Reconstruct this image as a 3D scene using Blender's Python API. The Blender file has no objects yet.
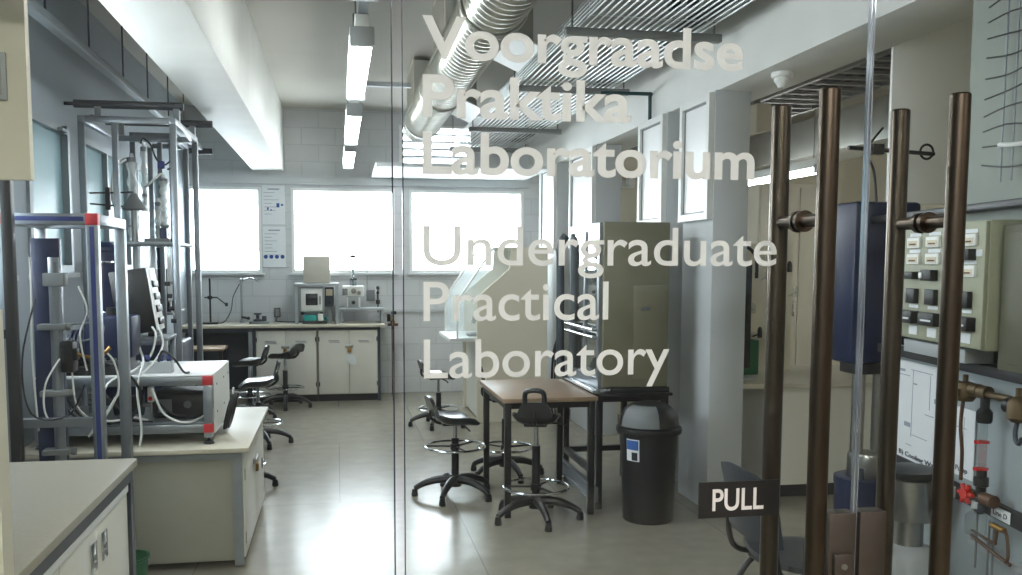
import bpy, bmesh, math, random
from mathutils import Vector, Matrix
random.seed(7)
PI = math.pi
SC = bpy.context.scene
COL = SC.collection

# ------------------------------------------------------------------ camera
cam = bpy.data.cameras.new('camera')
cam_o = bpy.data.objects.new('camera', cam); COL.objects.link(cam_o)
def set_camera():
    yaw, pitch, roll = math.radians(9.9725), math.radians(4.9221), math.radians(0.1328)
    f = Vector((math.sin(yaw)*math.cos(pitch), math.cos(yaw)*math.cos(pitch), -math.sin(pitch)))
    r = Vector((math.cos(yaw), -math.sin(yaw), 0)); u = r.cross(f)
    r2 = r*math.cos(roll) + u*math.sin(roll); u2 = -r*math.sin(roll) + u*math.cos(roll)
    m = Matrix((( r2.x, u2.x, -f.x, 0.0), (r2.y, u2.y, -f.y, 0.0), (r2.z, u2.z, -f.z, 1.6), (0, 0, 0, 1)))
    cam_o.matrix_world = m
    cam.sensor_fit = 'HORIZONTAL'; cam.sensor_width = 36.0
    cam.lens = 900.0*36.0/1022.0
    cam.shift_x = (511-495.57)/1022.0
    cam.shift_y = (340.69-287.5)/1022.0
    cam.clip_start = 0.05; cam.clip_end = 200
    SC.camera = cam_o
set_camera()

# ------------------------------------------------------------------ world, exposure
SKY = 11.0
w = bpy.data.worlds.new('sky'); SC.world = w; w.use_nodes = True
wn = w.node_tree; wn.nodes.clear()
bg = wn.nodes.new('ShaderNodeBackground'); wo = wn.nodes.new('ShaderNodeOutputWorld')
tc = wn.nodes.new('ShaderNodeTexCoord'); nz = wn.nodes.new('ShaderNodeTexNoise'); nz.inputs['Scale'].default_value = 6
cr = wn.nodes.new('ShaderNodeValToRGB')
cr.color_ramp.elements[0].position = .3; cr.color_ramp.elements[0].color = (.78, .86, .98, 1)
cr.color_ramp.elements[1].position = .7; cr.color_ramp.elements[1].color = (.95, .98, 1, 1)
wn.links.new(tc.outputs['Generated'], nz.inputs['Vector']); wn.links.new(nz.outputs['Fac'], cr.inputs['Fac'])
wn.links.new(cr.outputs['Color'], bg.inputs['Color']); wn.links.new(bg.outputs[0], wo.inputs[0])
bg.inputs['Strength'].default_value = SKY
SC.view_settings.view_transform = 'Standard'; SC.view_settings.look = 'None'
SC.view_settings.exposure = 0.68; SC.view_settings.gamma = 1.0; SC.view_settings.use_curve_mapping = False
TUBE = 30.0
SC.cycles.use_denoising = True
SC.cycles.max_bounces = 10; SC.cycles.diffuse_bounces = 5; SC.cycles.glossy_bounces = 4
SC.cycles.transmission_bounces = 8; SC.cycles.transparent_max_bounces = 24
SC.cycles.caustics_reflective = False; SC.cycles.caustics_refractive = False
SC.cycles.sample_clamp_indirect = 4.0

def portal(loc, rot, sx, sy):      # daylight through a window opening
    l = bpy.data.lights.new('window_daylight', 'AREA'); l.shape = 'RECTANGLE'; l.size = sx; l.size_y = sy
    l.cycles.is_portal = True
    o = bpy.data.objects.new('window_daylight', l); o.location = loc; o.rotation_euler = rot; COL.objects.link(o)

# ------------------------------------------------------------------ materials
def lin(c):
    return tuple((v/255/12.92 if v/255 <= .04045 else ((v/255+.055)/1.055)**2.4) for v in c) + (1,)
def mat(name, c, rough=.5, metal=0.0, var=.06, scale=8.0, bump=0.0, coat=0.0, spec=None, stretch=None):
    m = bpy.data.materials.new(name); m.use_nodes = True
    nt = m.node_tree; b = nt.nodes['Principled BSDF']
    t = nt.nodes.new('ShaderNodeTexCoord'); n = nt.nodes.new('ShaderNodeTexNoise')
    n.inputs['Scale'].default_value = scale; n.inputs['Detail'].default_value = 4
    if stretch:
        mp = nt.nodes.new('ShaderNodeMapping'); mp.inputs['Scale'].default_value = stretch
        nt.links.new(t.outputs['Object'], mp.inputs[0]); nt.links.new(mp.outputs[0], n.inputs['Vector'])
    else:
        nt.links.new(t.outputs['Object'], n.inputs['Vector'])
    r = nt.nodes.new('ShaderNodeValToRGB'); L = lin(c)
    r.color_ramp.elements[0].position = .3; r.color_ramp.elements[1].position = .7
    r.color_ramp.elements[0].color = tuple(v*(1-var) for v in L[:3]) + (1,)
    r.color_ramp.elements[1].color = tuple(min(1, v*(1+var)) for v in L[:3]) + (1,)
    nt.links.new(n.outputs['Fac'], r.inputs[0]); nt.links.new(r.outputs[0], b.inputs['Base Color'])
    b.inputs['Roughness'].default_value = rough; b.inputs['Metallic'].default_value = metal
    if coat: b.inputs['Coat Weight'].default_value = coat; b.inputs['Coat Roughness'].default_value = .1
    if spec is not None: b.inputs['Specular IOR Level'].default_value = spec
    if bump:
        bp = nt.nodes.new('ShaderNodeBump'); bp.inputs['Strength'].default_value = bump; bp.inputs['Distance'].default_value = .004
        nt.links.new(n.outputs['Fac'], bp.inputs['Height']); nt.links.new(bp.outputs[0], b.inputs['Normal'])
    return m
def glass_mat(name, tint=(1, 1, 1), base=.035, haze=.0, hazec=(.9, .93, .95), rough=0.0, edge=.9):
    m = bpy.data.materials.new(name); m.use_nodes = True; nt = m.node_tree; nt.nodes.clear()
    o = nt.nodes.new('ShaderNodeOutputMaterial'); tr = nt.nodes.new('ShaderNodeBsdfTransparent'); gl = nt.nodes.new('ShaderNodeBsdfGlossy')
    tr.inputs[0].default_value = (*tint, 1); gl.inputs['Roughness'].default_value = rough
    lw = nt.nodes.new('ShaderNodeLayerWeight'); lw.inputs[0].default_value = .5
    pw = nt.nodes.new('ShaderNodeMath'); pw.operation = 'POWER'; pw.inputs[1].default_value = 4
    ma = nt.nodes.new('ShaderNodeMath'); ma.operation = 'MULTIPLY_ADD'; ma.inputs[1].default_value = edge; ma.inputs[2].default_value = base
    nt.links.new(lw.outputs['Facing'], pw.inputs[0]); nt.links.new(pw.outputs[0], ma.inputs[0])
    mx = nt.nodes.new('ShaderNodeMixShader')
    nt.links.new(ma.outputs[0], mx.inputs[0]); nt.links.new(tr.outputs[0], mx.inputs[1]); nt.links.new(gl.outputs[0], mx.inputs[2])
    last = mx
    if haze:  # translucent haze; in the door glass it imitates a milky veil of glare
        t = nt.nodes.new('ShaderNodeTexCoord'); n = nt.nodes.new('ShaderNodeTexNoise'); n.inputs['Scale'].default_value = 3; n.inputs['Detail'].default_value = 6
        nt.links.new(t.outputs['Object'], n.inputs['Vector'])
        mu = nt.nodes.new('ShaderNodeMath'); mu.operation = 'MULTIPLY'; mu.inputs[1].default_value = haze*2
        nt.links.new(n.outputs['Fac'], mu.inputs[0])
        tl = nt.nodes.new('ShaderNodeBsdfTranslucent'); tl.inputs[0].default_value = (*hazec, 1)
        m2 = nt.nodes.new('ShaderNodeMixShader')
        nt.links.new(mu.outputs[0], m2.inputs[0]); nt.links.new(mx.outputs[0], m2.inputs[1]); nt.links.new(tl.outputs[0], m2.inputs[2]); last = m2
    nt.links.new(last.outputs[0], o.inputs[0])
    return m
def emit_mat(name, c, s):
    m = bpy.data.materials.new(name); m.use_nodes = True; nt = m.node_tree; nt.nodes.clear()
    o = nt.nodes.new('ShaderNodeOutputMaterial'); e = nt.nodes.new('ShaderNodeEmission'); e.inputs[0].default_value = lin(c); e.inputs[1].default_value = s
    nt.links.new(e.outputs[0], o.inputs[0]); return m
def brick_mat(name, c1, c2, mortar, sx, sy, ms, rough, plane='xz', bump=.4, coat=0, var=.05):
    m = mat(name, c1, rough, var=var, coat=coat); nt = m.node_tree; b = nt.nodes['Principled BSDF']
    t = nt.nodes.new('ShaderNodeTexCoord'); sp = nt.nodes.new('ShaderNodeSeparateXYZ'); cb = nt.nodes.new('ShaderNodeCombineXYZ')
    nt.links.new(t.outputs['Object'], sp.inputs[0])
    a, c = {'xz': ('X', 'Z'), 'yz': ('Y', 'Z'), 'xy': ('X', 'Y')}[plane]
    nt.links.new(sp.outputs[a], cb.inputs['X']); nt.links.new(sp.outputs[c], cb.inputs['Y'])
    k = nt.nodes.new('ShaderNodeTexBrick'); k.inputs['Scale'].default_value = 1
    k.inputs['Color1'].default_value = lin(c1); k.inputs['Color2'].default_value = lin(c2); k.inputs['Mortar'].default_value = lin(mortar)
    k.inputs['Brick Width'].default_value = sx; k.inputs['Row Height'].default_value = sy; k.inputs['Mortar Size'].default_value = ms
    k.inputs['Mortar Smooth'].default_value = .3
    nt.links.new(cb.outputs[0], k.inputs['Vector'])
    ramp = [n for n in nt.nodes if n.type == 'VALTORGB'][0]
    for e in ramp.color_ramp.elements: e.color = (1-var, 1-var, 1-var, 1) if e.position < .5 else (1, 1, 1, 1)
    mx = nt.nodes.new('ShaderNodeMix'); mx.data_type = 'RGBA'; mx.blend_type = 'MULTIPLY'; mx.inputs['Factor'].default_value = 1
    nt.links.new(k.outputs['Color'], mx.inputs['A']); nt.links.new(ramp.outputs[0], mx.inputs['B'])
    nt.links.new(mx.outputs['Result'], b.inputs['Base Color'])
    if bump:
        bp = nt.nodes.new('ShaderNodeBump'); bp.inputs['Strength'].default_value = bump; bp.inputs['Distance'].default_value = .004; bp.invert = True
        nt.links.new(k.outputs['Fac'], bp.inputs['Height']); nt.links.new(bp.outputs[0], b.inputs['Normal'])
    return m

M = {}
def film_mat():
    m = mat('tinted_window_film', (150, 176, 182), .25, var=.08, scale=1.5); nt = m.node_tree; b = nt.nodes['Principled BSDF']
    o = [n for n in nt.nodes if n.type == 'OUTPUT_MATERIAL'][0]; t = nt.nodes.new('ShaderNodeBsdfTranslucent'); t.inputs[0].default_value = (.30, .40, .42, 1)
    x = nt.nodes.new('ShaderNodeMixShader'); x.inputs[0].default_value = .20
    nt.links.new(b.outputs[0], x.inputs[1]); nt.links.new(t.outputs[0], x.inputs[2]); nt.links.new(x.outputs[0], o.inputs[0]); return m
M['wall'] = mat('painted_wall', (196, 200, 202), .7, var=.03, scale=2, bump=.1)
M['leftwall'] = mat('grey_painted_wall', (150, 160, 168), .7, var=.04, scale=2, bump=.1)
M['cream'] = mat('cream_wall', (220, 213, 194), .7, var=.03, scale=2)
M['corridor'] = mat('corridor_wall', (96, 92, 86), .7, var=.04)
M['ceiling'] = mat('ceiling_plaster', (176, 174, 165), .8, var=.05, scale=1.5, bump=.15)
M['beam'] = mat('beam_paint', (212, 213, 208), .55, var=.05, scale=3, bump=.1)
M['block'] = brick_mat('painted_block', (206, 208, 210), (201, 204, 207), (188, 191, 194), .4, .2, .006, .6, 'xz')
M['floor'] = brick_mat('vinyl_floor', (150, 145, 130), (146, 141, 127), (122, 118, 107), 1.5, 2.0, .004, .23, 'xy', bump=0, var=.16)
M['alu'] = mat('brushed_aluminium', (142, 148, 154), .35, .8, .05, 30)
M['alud'] = mat('dull_aluminium', (150, 156, 160), .45, .6, .05, 30)
M['slot'] = mat('blue_insert', (38, 52, 110), .5)
M['red'] = mat('red_cap', (176, 40, 48), .5)
M['foretop'] = mat('grey_beige_worktop', (164, 159, 144), .35, var=.05, scale=60)
M['sidehousing'] = mat('dark_olive_housing', (88, 88, 70), .5, var=.05)
M['binblack'] = mat('bin_plastic', (9, 9, 10), .45)
M['top'] = mat('laminate_worktop', (194, 188, 170), .35, var=.05, scale=60)
M['panel'] = mat('grey_beige_panel', (152, 151, 138), .5, var=.03)
M['door'] = mat('white_laminate', (226, 224, 214), .4, var=.02)
M['dark'] = mat('dark_steel_trim', (58, 64, 72), .45, .3)
M['kick'] = mat('black_kickboard', (34, 34, 36), .6)
M['black'] = mat('black_plastic', (20, 21, 22), .42, var=.12)
M['seat'] = mat('polyurethane_seat', (32, 34, 38), .28, var=.08, coat=.3)
M['blacksteel'] = mat('black_painted_steel', (34, 33, 33), .4, .2)
M['chrome'] = mat('chrome', (205, 208, 212), .12, 1.0, .02)
M['steel'] = mat('stainless_steel', (170, 170, 168), .28, 1.0, .05, 40)
M['bronze'] = mat('brushed_bronze_steel', (88, 78, 68), .3, 1.0, .08, 60, stretch=(1, 1, .04))
M['patch'] = mat('bronze_patch_fitting', (98, 90, 84), .42, .8, .05, 40)
M['spiral'] = mat('galvanised_duct', (196, 196, 186), .28, .9, .12, 5)
M['galv'] = mat('galvanised_sheet', (176, 178, 172), .4, .7, .08, 5)
M['grille'] = mat('cream_grille', (206, 200, 182), .5)
M['white'] = mat('white_powder_coat', (232, 233, 230), .4, var=.02)
M['gloss'] = mat('white_gloss_board', (240, 241, 241), .33, var=.02, spec=1.0)
M['wire'] = mat('zinc_wire', (222, 226, 226), .4, .5)
M['bar'] = mat('tray_bar', (132, 134, 132), .5, .4)
M['pipe_teal'] = mat('dark_teal_pipe', (24, 66, 66), .4)
M['teal'] = mat('teal_plastic', (30, 150, 146), .4)
M['blue'] = mat('blue_paint', (11, 26, 60), .4, var=.1)
M['darkblue'] = mat('dark_blue_enamel', (15, 26, 54), .35, var=.1)
M['olive'] = mat('olive_grey_panel', (116, 114, 93), .5, var=.04)
M['green'] = mat('green_plastic', (24, 92, 58), .5)
M['wood'] = mat('table_laminate', (150, 127, 104), .4, var=.1, scale=10, stretch=(1, 8, 1))
M['paper'] = mat('paper', (226, 229, 232), .8, var=.01)
M['ink'] = mat('printed_ink', (150, 158, 172), .8)
M['inkblack'] = mat('black_print', (30, 32, 40), .8)
M['blueink'] = mat('blue_print', (52, 92, 160), .8)
M['sign'] = mat('sign_plate', (30, 28, 28), .45)
M['signtext'] = mat('sign_lettering', (232, 228, 226), .5, var=.01)
M['brass'] = mat('brass', (150, 116, 62), .35, .9)
M['oldbrass'] = mat('tarnished_brass', (98, 82, 58), .5, .6, .15)
M['slantwall'] = mat('grey_green_wall', (138, 144, 136), .6, var=.04)
M['milk'] = glass_mat('white_veined_glass', (.93, .96, .96), .12, .42, (.97, .98, .98))
M['flask'] = glass_mat('flask_glass', (.62, .66, .66), .14, .05)
M['hazy'] = glass_mat('hazy_glass', (.92, .95, .94), .10, .14)
M['rust'] = mat('brown_pipe', (92, 66, 50), .5, .5)
M['redp'] = mat('red_plastic', (196, 40, 34), .4)
M['cablew'] = mat('white_tubing', (222, 224, 222), .35)
M['cableb'] = mat('black_cable', (26, 27, 30), .5)
M['cardboard'] = mat('beige_box', (188, 184, 172), .7)
M['grey'] = mat('grey_instrument', (166, 170, 172), .5)
M['midgrey'] = mat('mid_grey_plastic', (112, 116, 118), .5)
M['screen'] = mat('dark_display', (30, 34, 38), .2)
M['cpanel'] = mat('control_panel_paint', (158, 160, 138), .5, var=.03)
M['backboard'] = mat('rig_back_board', (152, 161, 164), .5, var=.03)
M['amber'] = mat('meter_face', (206, 196, 168), .5)
M['glass'] = glass_mat('door_glass', (.965, .985, .975), .018, .004)
M['winglass'] = glass_mat('window_glass', (.97, .98, .98), .04, .01)
M['frost'] = film_mat()
M['labglass'] = glass_mat('laboratory_glass', (.93, .96, .96), .10, .05)
def vinyl_mat():
    m = bpy.data.materials.new('frosted_vinyl'); m.use_nodes = True; nt = m.node_tree; nt.nodes.clear()
    o = nt.nodes.new('ShaderNodeOutputMaterial'); a = nt.nodes.new('ShaderNodeBsdfDiffuse'); b = nt.nodes.new('ShaderNodeBsdfTranslucent'); x = nt.nodes.new('ShaderNodeMixShader')
    t = nt.nodes.new('ShaderNodeTexCoord'); n = nt.nodes.new('ShaderNodeTexNoise'); n.inputs['Scale'].default_value = 90; r = nt.nodes.new('ShaderNodeValToRGB')
    r.color_ramp.elements[0].color = (.90, .90, .88, 1); r.color_ramp.elements[1].color = (.95, .95, .93, 1)
    nt.links.new(t.outputs['Object'], n.inputs['Vector']); nt.links.new(n.outputs['Fac'], r.inputs[0])
    nt.links.new(r.outputs[0], a.inputs[0]); nt.links.new(r.outputs[0], b.inputs[0])
    x.inputs[0].default_value = .55; nt.links.new(a.outputs[0], x.inputs[1]); nt.links.new(b.outputs[0], x.inputs[2]); nt.links.new(x.outputs[0], o.inputs[0]); return m
M['vinyl'] = vinyl_mat()
M['smoked'] = glass_mat('smoked_glass', (.16, .17, .18), .04)
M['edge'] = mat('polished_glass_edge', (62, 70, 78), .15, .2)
M['edgeglint'] = mat('glass_edge_highlight', (196, 204, 214), .08, .7)  # highlight along the meeting edges put into a paler edge colour
M['fill_glow'] = emit_mat('added_fill_glow', (255, 251, 244), 36.0)
M['tube'] = emit_mat('fluorescent_tube', (250, 252, 255), TUBE)

# ------------------------------------------------------------------ mesh builder
def spline(pts, n=6):
    P = [Vector(p) for p in pts]
    if len(P) < 3: return P
    out = []
    for i in range(len(P)-1):
        a = P[max(i-1, 0)]; b = P[i]; c = P[i+1]; d = P[min(i+2, len(P)-1)]
        for k in range(n):
            t = k/n
            out.append(.5*((2*b) + (c-a)*t + (2*a-5*b+4*c-d)*t*t + (-a+3*b-3*c+d)*t**3))
    out.append(P[-1]); return out
class MB:
    def __init__(s): s.bm = bmesh.new()
    def box(s, x0, x1, y0, y1, z0, z1, bev=0.0, rot=None, about=None):
        bm = s.bm
        if bev:
            t = bmesh.new(); bmesh.ops.create_cube(t, size=1)
            for v in t.verts: v.co = Vector((x0+(v.co.x+.5)*(x1-x0), y0+(v.co.y+.5)*(y1-y0), z0+(v.co.z+.5)*(z1-z0)))
            bmesh.ops.bevel(t, geom=t.edges[:], offset=bev, segments=2, affect='EDGES', profile=.5)
            mp = {}
            for v in t.verts: mp[v] = bm.verts.new(v.co)
            for f in t.faces: bm.faces.new([mp[v] for v in f.verts])
            vs = list(mp.values()); t.free()
        else:
            r = bmesh.ops.create_cube(bm, size=1); vs = r['verts']
            for v in vs: v.co = Vector((x0+(v.co.x+.5)*(x1-x0), y0+(v.co.y+.5)*(y1-y0), z0+(v.co.z+.5)*(z1-z0)))
        if rot is not None:
            c = Vector(about) if about else Vector(((x0+x1)/2, (y0+y1)/2, (z0+z1)/2))
            for v in vs: v.co = c + rot @ (v.co-c)
        return s
    def cyl(s, p0, p1, r, r2=None, seg=16):
        p0 = Vector(p0); p1 = Vector(p1); d = p1-p0; L = d.length
        q = d.to_track_quat('Z', 'Y').to_matrix(); r2 = r if r2 is None else r2
        A = []; B = []
        for i in range(seg):
            a = 2*PI*i/seg; u = Vector((math.cos(a), math.sin(a), 0))
            A.append(s.bm.verts.new(p0+q@(u*r))); B.append(s.bm.verts.new(p1+q@(u*r2)))
        for i in range(seg): s.bm.faces.new((A[i], A[(i+1) % seg], B[(i+1) % seg], B[i]))
        s.bm.faces.new(A[::-1]); s.bm.faces.new(B); return s
    def tube(s, pts, r, seg=8, closed=False, n=5, smooth=True, sq=False):
        P = spline(pts, n) if smooth and not closed else [Vector(p) for p in pts]
        N = len(P); rings = []
        t0 = (P[1]-P[0]).normalized()
        up = Vector((0, 0, 1)) if abs(t0.z) < .9 else Vector((1, 0, 0))
        nrm = (up - t0*up.dot(t0)).normalized()
        for i in range(N):
            if closed: t = (P[(i+1) % N]-P[i-1]).normalized()
            else: t = (P[min(i+1, N-1)]-P[max(i-1, 0)])
            t = t.normalized() if t.length > 1e-9 else t0
            nrm = nrm - t*nrm.dot(t)
            nrm = nrm.normalized() if nrm.length > 1e-6 else t.orthogonal().normalized()
            b = t.cross(nrm)
            rr = r[i] if isinstance(r, (list, tuple)) else r
            rings.append([s.bm.verts.new(P[i]+nrm*math.cos(2*PI*k/seg)*rr+b*math.sin(2*PI*k/seg)*rr) for k in range(seg)])
        for i in range(N if closed else N-1):
            A = rings[i]; B = rings[(i+1) % N]
            for k in range(seg): s.bm.faces.new((A[k], A[(k+1) % seg], B[(k+1) % seg], B[k]))
        if not closed: s.bm.faces.new(rings[0][::-1]); s.bm.faces.new(rings[-1])
        return s
    def ring(s, c, R, r, axis='z', seg=32, sub=8):
        pts = []
        for i in range(seg):
            a = 2*PI*i/seg; u, v = R*math.cos(a), R*math.sin(a)
            pts.append(Vector(c)+Vector({'z': (u, v, 0), 'y': (u, 0, v), 'x': (0, u, v)}[axis]))
        return s.tube(pts, r, sub, closed=True)
    def lathe(s, prof, c=(0, 0, 0), seg=28, axis='z'):
        c = Vector(c); R = []
        def pt(r, h, a):
            u, v = r*math.cos(a), r*math.sin(a)
            return c+Vector({'z': (u, v, h), 'y': (u, h, v), 'x': (h, u, v)}[axis])
        for r, h in prof:
            if r < 1e-6: R.append([s.bm.verts.new(pt(0, h, 0))])
            else: R.append([s.bm.verts.new(pt(r, h, 2*PI*k/seg)) for k in range(seg)])
        for i in range(len(R)-1):
            A, B = R[i], R[i+1]
            for k in range(seg):
                k2 = (k+1) % seg
                if len(A) == 1 and len(B) == 1: continue
                if len(A) == 1: s.bm.faces.new((A[0], B[k2], B[k]))
                elif len(B) == 1: s.bm.faces.new((A[k], A[k2], B[0]))
                else: s.bm.faces.new((A[k], A[k2], B[k2], B[k]))
        for q, fl in ((R[0], True), (R[-1], False)):
            if len(q) > 1: s.bm.faces.new(q[::-1] if fl else q)
        return s
    def prism(s, poly, a, b, plane='xz'):
        def P(u, v, t): return Vector({'xz': (u, t, v), 'yz': (t, u, v), 'xy': (u, v, t)}[plane])
        A = [s.bm.verts.new(P(u, v, a)) for u, v in poly]; B = [s.bm.verts.new(P(u, v, b)) for u, v in poly]
        n = len(poly)
        for i in range(n): s.bm.faces.new((A[i], A[(i+1) % n], B[(i+1) % n], B[i]))
        s.bm.faces.new(A[::-1]); s.bm.faces.new(B); return s
    def sphere(s, c, r, sc=(1, 1, 1), seg=20):
        k = bmesh.ops.create_uvsphere(s.bm, u_segments=seg, v_segments=seg//2, radius=r)
        for v in k['verts']: v.co = Vector((v.co.x*sc[0], v.co.y*sc[1], v.co.z*sc[2]))+Vector(c)
        return s
def root_of(o):
    while o.parent: o = o.parent
    return o
def build(mb, name, m, parent=None, label=None, local=False, xf=None):
    bm = mb.bm
    if xf is not None: bmesh.ops.transform(bm, matrix=xf, verts=bm.verts[:])
    if parent is not None and not local:
        r = root_of(parent); mw = Matrix.LocRotScale(r.location, r.rotation_euler, None)
        bmesh.ops.transform(bm, matrix=mw.inverted(), verts=bm.verts[:])
    bmesh.ops.recalc_face_normals(bm, faces=bm.faces[:])
    me = bpy.data.meshes.new(name)
    for f in bm.faces: f.smooth = True
    bm.to_mesh(me); bm.free()
    me.set_sharp_from_angle(angle=math.radians(38))
    me.materials.append(M[m] if isinstance(m, str) else m)
    o = bpy.data.objects.new(name, me); COL.objects.link(o)
    if parent is not None: o.parent = parent
    if label: o['label'] = label
    return o
def thing(name, label, cat, loc=(0, 0, 0), rz=0.0, group=None, kind=None):
    o = bpy.data.objects.new(name, None); o.empty_display_size = .05; COL.objects.link(o)
    o.location = loc; o.rotation_euler = (0, 0, rz)
    o['label'] = label; o['category'] = cat
    if group: o['group'] = group
    if kind: o['kind'] = kind
    return o
def tag(o, label, cat, group=None, kind=None):
    o['label'] = label; o['category'] = cat
    if group: o['group'] = group
    if kind: o['kind'] = kind
    return o
def single(mb, name, m, label, cat, group=None, xf=None):
    return tag(build(mb, name, m, xf=xf), label, cat, group)
def struct(mb, name, m, parent=None, label=None, cat=None):
    o = build(mb, name, m, parent, label)
    if parent is None:
        o['kind'] = 'structure'
        if cat: o['category'] = cat
    return o
def text_bm(body, width, cap, bold=0.0, depth=.0008, spacing=1.0):
    """flat lettering: bmesh in x (reading) / z (up), thickness along y, baseline at z=0, starting at x=0"""
    def raw(t):
        cu = bpy.data.curves.new('lettering', 'FONT'); cu.body = t; cu.size = 1; cu.extrude = .001; cu.offset = bold; cu.space_character = spacing
        cu.resolution_u = 6
        o = bpy.data.objects.new('lettering', cu); COL.objects.link(o)
        dg = bpy.context.evaluated_depsgraph_get(); dg.update()
        me = bpy.data.meshes.new_from_object(o.evaluated_get(dg))
        bpy.data.objects.remove(o); bpy.data.curves.remove(cu); return me
    mH = raw('H'); hH = max(v.co.y for v in mH.vertices); bpy.data.meshes.remove(mH)
    me = raw(body); xs = [v.co.x for v in me.vertices]; x0, x1 = min(xs), max(xs)
    mb = MB(); mb.bm.from_mesh(me); bpy.data.meshes.remove(me)
    sz = cap/hH; sx = width/(x1-x0) if width else sz
    for v in mb.bm.verts:
        v.co = Vector(((v.co.x-x0)*sx, -v.co.z/.001*depth*.5, v.co.y*sz))
    return mb
def shift(mb, d):
    for v in mb.bm.verts: v.co += Vector(d)
    return mb
# ------------------------------------------------------------------ the room shell
CZ = 3.42; BY = 11.1; LX = -1.75
struct(MB().box(-2.2, 7.2, -3.2, 11.4, -.12, 0), 'floor', 'floor')
struct(MB().box(-2.2, 7.2, -3.2, 11.4, CZ, CZ+.15), 'ceiling', 'ceiling')
def wall_with_holes(name, plane, pos, thick, a0, a1, z0, z1, holes, m):
    """a wall with rectangular openings; a runs along x (plane 'xz') or y (plane 'yz')"""
    mb = MB()
    A = sorted({a0, a1, *[h[0] for h in holes], *[h[1] for h in holes]}); Zs = sorted({z0, z1, *[h[2] for h in holes], *[h[3] for h in holes]})
    for i in range(len(A)-1):
        for j in range(len(Zs)-1):
            ca, cz = (A[i]+A[i+1])/2, (Zs[j]+Zs[j+1])/2
            if any(h[0] < ca < h[1] and h[2] < cz < h[3] for h in holes): continue
            if plane == 'xz': mb.box(A[i], A[i+1], pos, pos+thick, Zs[j], Zs[j+1])
            else: mb.box(pos, pos+thick, A[i], A[i+1], Zs[j], Zs[j+1])
    bmesh.ops.remove_doubles(mb.bm, verts=mb.bm.verts[:], dist=1e-5)
    return struct(mb, name, m)
WB = [(-1.72, -.88, 1.48, 2.49), (-.53, .70, 1.48, 2.49), (.88, 2.30, 1.48, 2.49)]
LOUV = (.79, 1.63, 2.81, 3.23)
wall_with_holes('wall_back', 'xz', BY, .2, -1.95, 2.62, 0, CZ, WB+[LOUV], 'block')
WL = [(3.3, 5.25, 1.53, 2.48), (5.60, 6.44, 1.53, 2.48), (6.72, 8.2, 1.53, 2.48), (8.5, 10.6, 1.53, 2.48)]
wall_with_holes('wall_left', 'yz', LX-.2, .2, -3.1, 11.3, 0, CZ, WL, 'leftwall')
# windows of the back wall
def frame_xz(mb, x0, x1, z0, z1, y0, y1, t):
    mb.box(x0, x0+t, y0, y1, z0, z1).box(x1-t, x1, y0, y1, z0, z1).box(x0+t, x1-t, y0, y1, z0, z0+t).box(x0+t, x1-t, y0, y1, z1-t, z1); return mb
def frame_yz(mb, y0, y1, z0, z1, x0, x1, t):
    mb.box(x0, x1, y0, y0+t, z0, z1).box(x0, x1, y1-t, y1, z0, z1).box(x0, x1, y0+t, y1-t, z0, z0+t).box(x0, x1, y0+t, y1-t, z1-t, z1); return mb
for i, (x0, x1, z0, z1) in enumerate(WB):
    e = thing('window_%d' % (i+1), ['bright back wall window in the left corner behind the tall frames', 'bright back wall window behind the back bench', 'bright back wall window behind the lettered glass door'][i], 'window', ((x0+x1)/2, BY, z0), kind='structure')
    build(frame_xz(MB(), x0, x1, z0, z1, BY-.015, BY+.06, .035), 'window_frame', 'white', e)
    build(MB().box(x0+.03, x1-.03, BY+.02, BY+.026, z0+.03, z1-.03), 'glass_pane', 'winglass', e)
    build(MB().box(x0-.03, x1+.03, BY-.07, BY+.02, z0-.03, z0, .004), 'window_sill', 'wall', e)
    portal(((x0+x1)/2, BY+.15, (z0+z1)/2), (-PI/2, 0, 0), x1-x0, z1-z0)
for i, (y0, y1, z0, z1) in enumerate(WL):
    e = thing('window_%d' % (i+4), ['clear window in the left wall beside the nearest rig', 'tinted window in the left wall behind the blue striped rig frame', 'tinted window in the left wall beyond the tall rig frames', 'tinted window in the left wall nearest the back corner'][i], 'window', (LX, (y0+y1)/2, z0), kind='structure')
    build(frame_yz(MB(), y0, y1, z0, z1, LX-.06, LX+.02, .05), 'window_frame', 'alud', e)
    if y1-y0 > 1.2:
        build(MB().box(LX-.05, LX+.015, (y0+y1)/2-.02, (y0+y1)/2+.02, z0+.05, z1-.05), 'mullion', 'alud', e)
    build(MB().box(LX-.03, LX-.024, y0+.04, y1-.04, z0+.04, z1-.04), 'glass_pane', 'winglass' if i == 0 else 'frost', e)
    build(MB().box(LX-.02, LX+.05, y0-.02, y1+.02, z0-.03, z0, .004), 'window_sill', 'wall', e)
    build(MB().cyl((LX+.02, y1-.16, z1-.02), (LX+.05, y1-.16, z1-.02), .012).box(LX+.02, LX+.05, y1-.26, y1-.14, z1-.05, z1-.03), 'window_latch', 'alu', e)
    portal((LX-.15, (y0+y1)/2, (z0+z1)/2), (0, -PI/2, 0), z1-z0, y1-y0)
# beams, lintel, soffit
struct(MB().box(-.96, -.605, -.2, BY, 2.68, CZ, .004), 'beam_left', 'beam')
struct(MB().box(2.36, 2.75, 1.72, BY, 2.68, CZ, .004), 'beam_right', 'beam')
struct(MB().box(-1.75, 2.36, BY-.06, BY, 2.53, 2.62), 'trim_1', 'wall')
struct(MB().box(.42, 2.30, 9.7, BY-.06, 2.62, 2.66), 'trim_2', 'wall')
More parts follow.
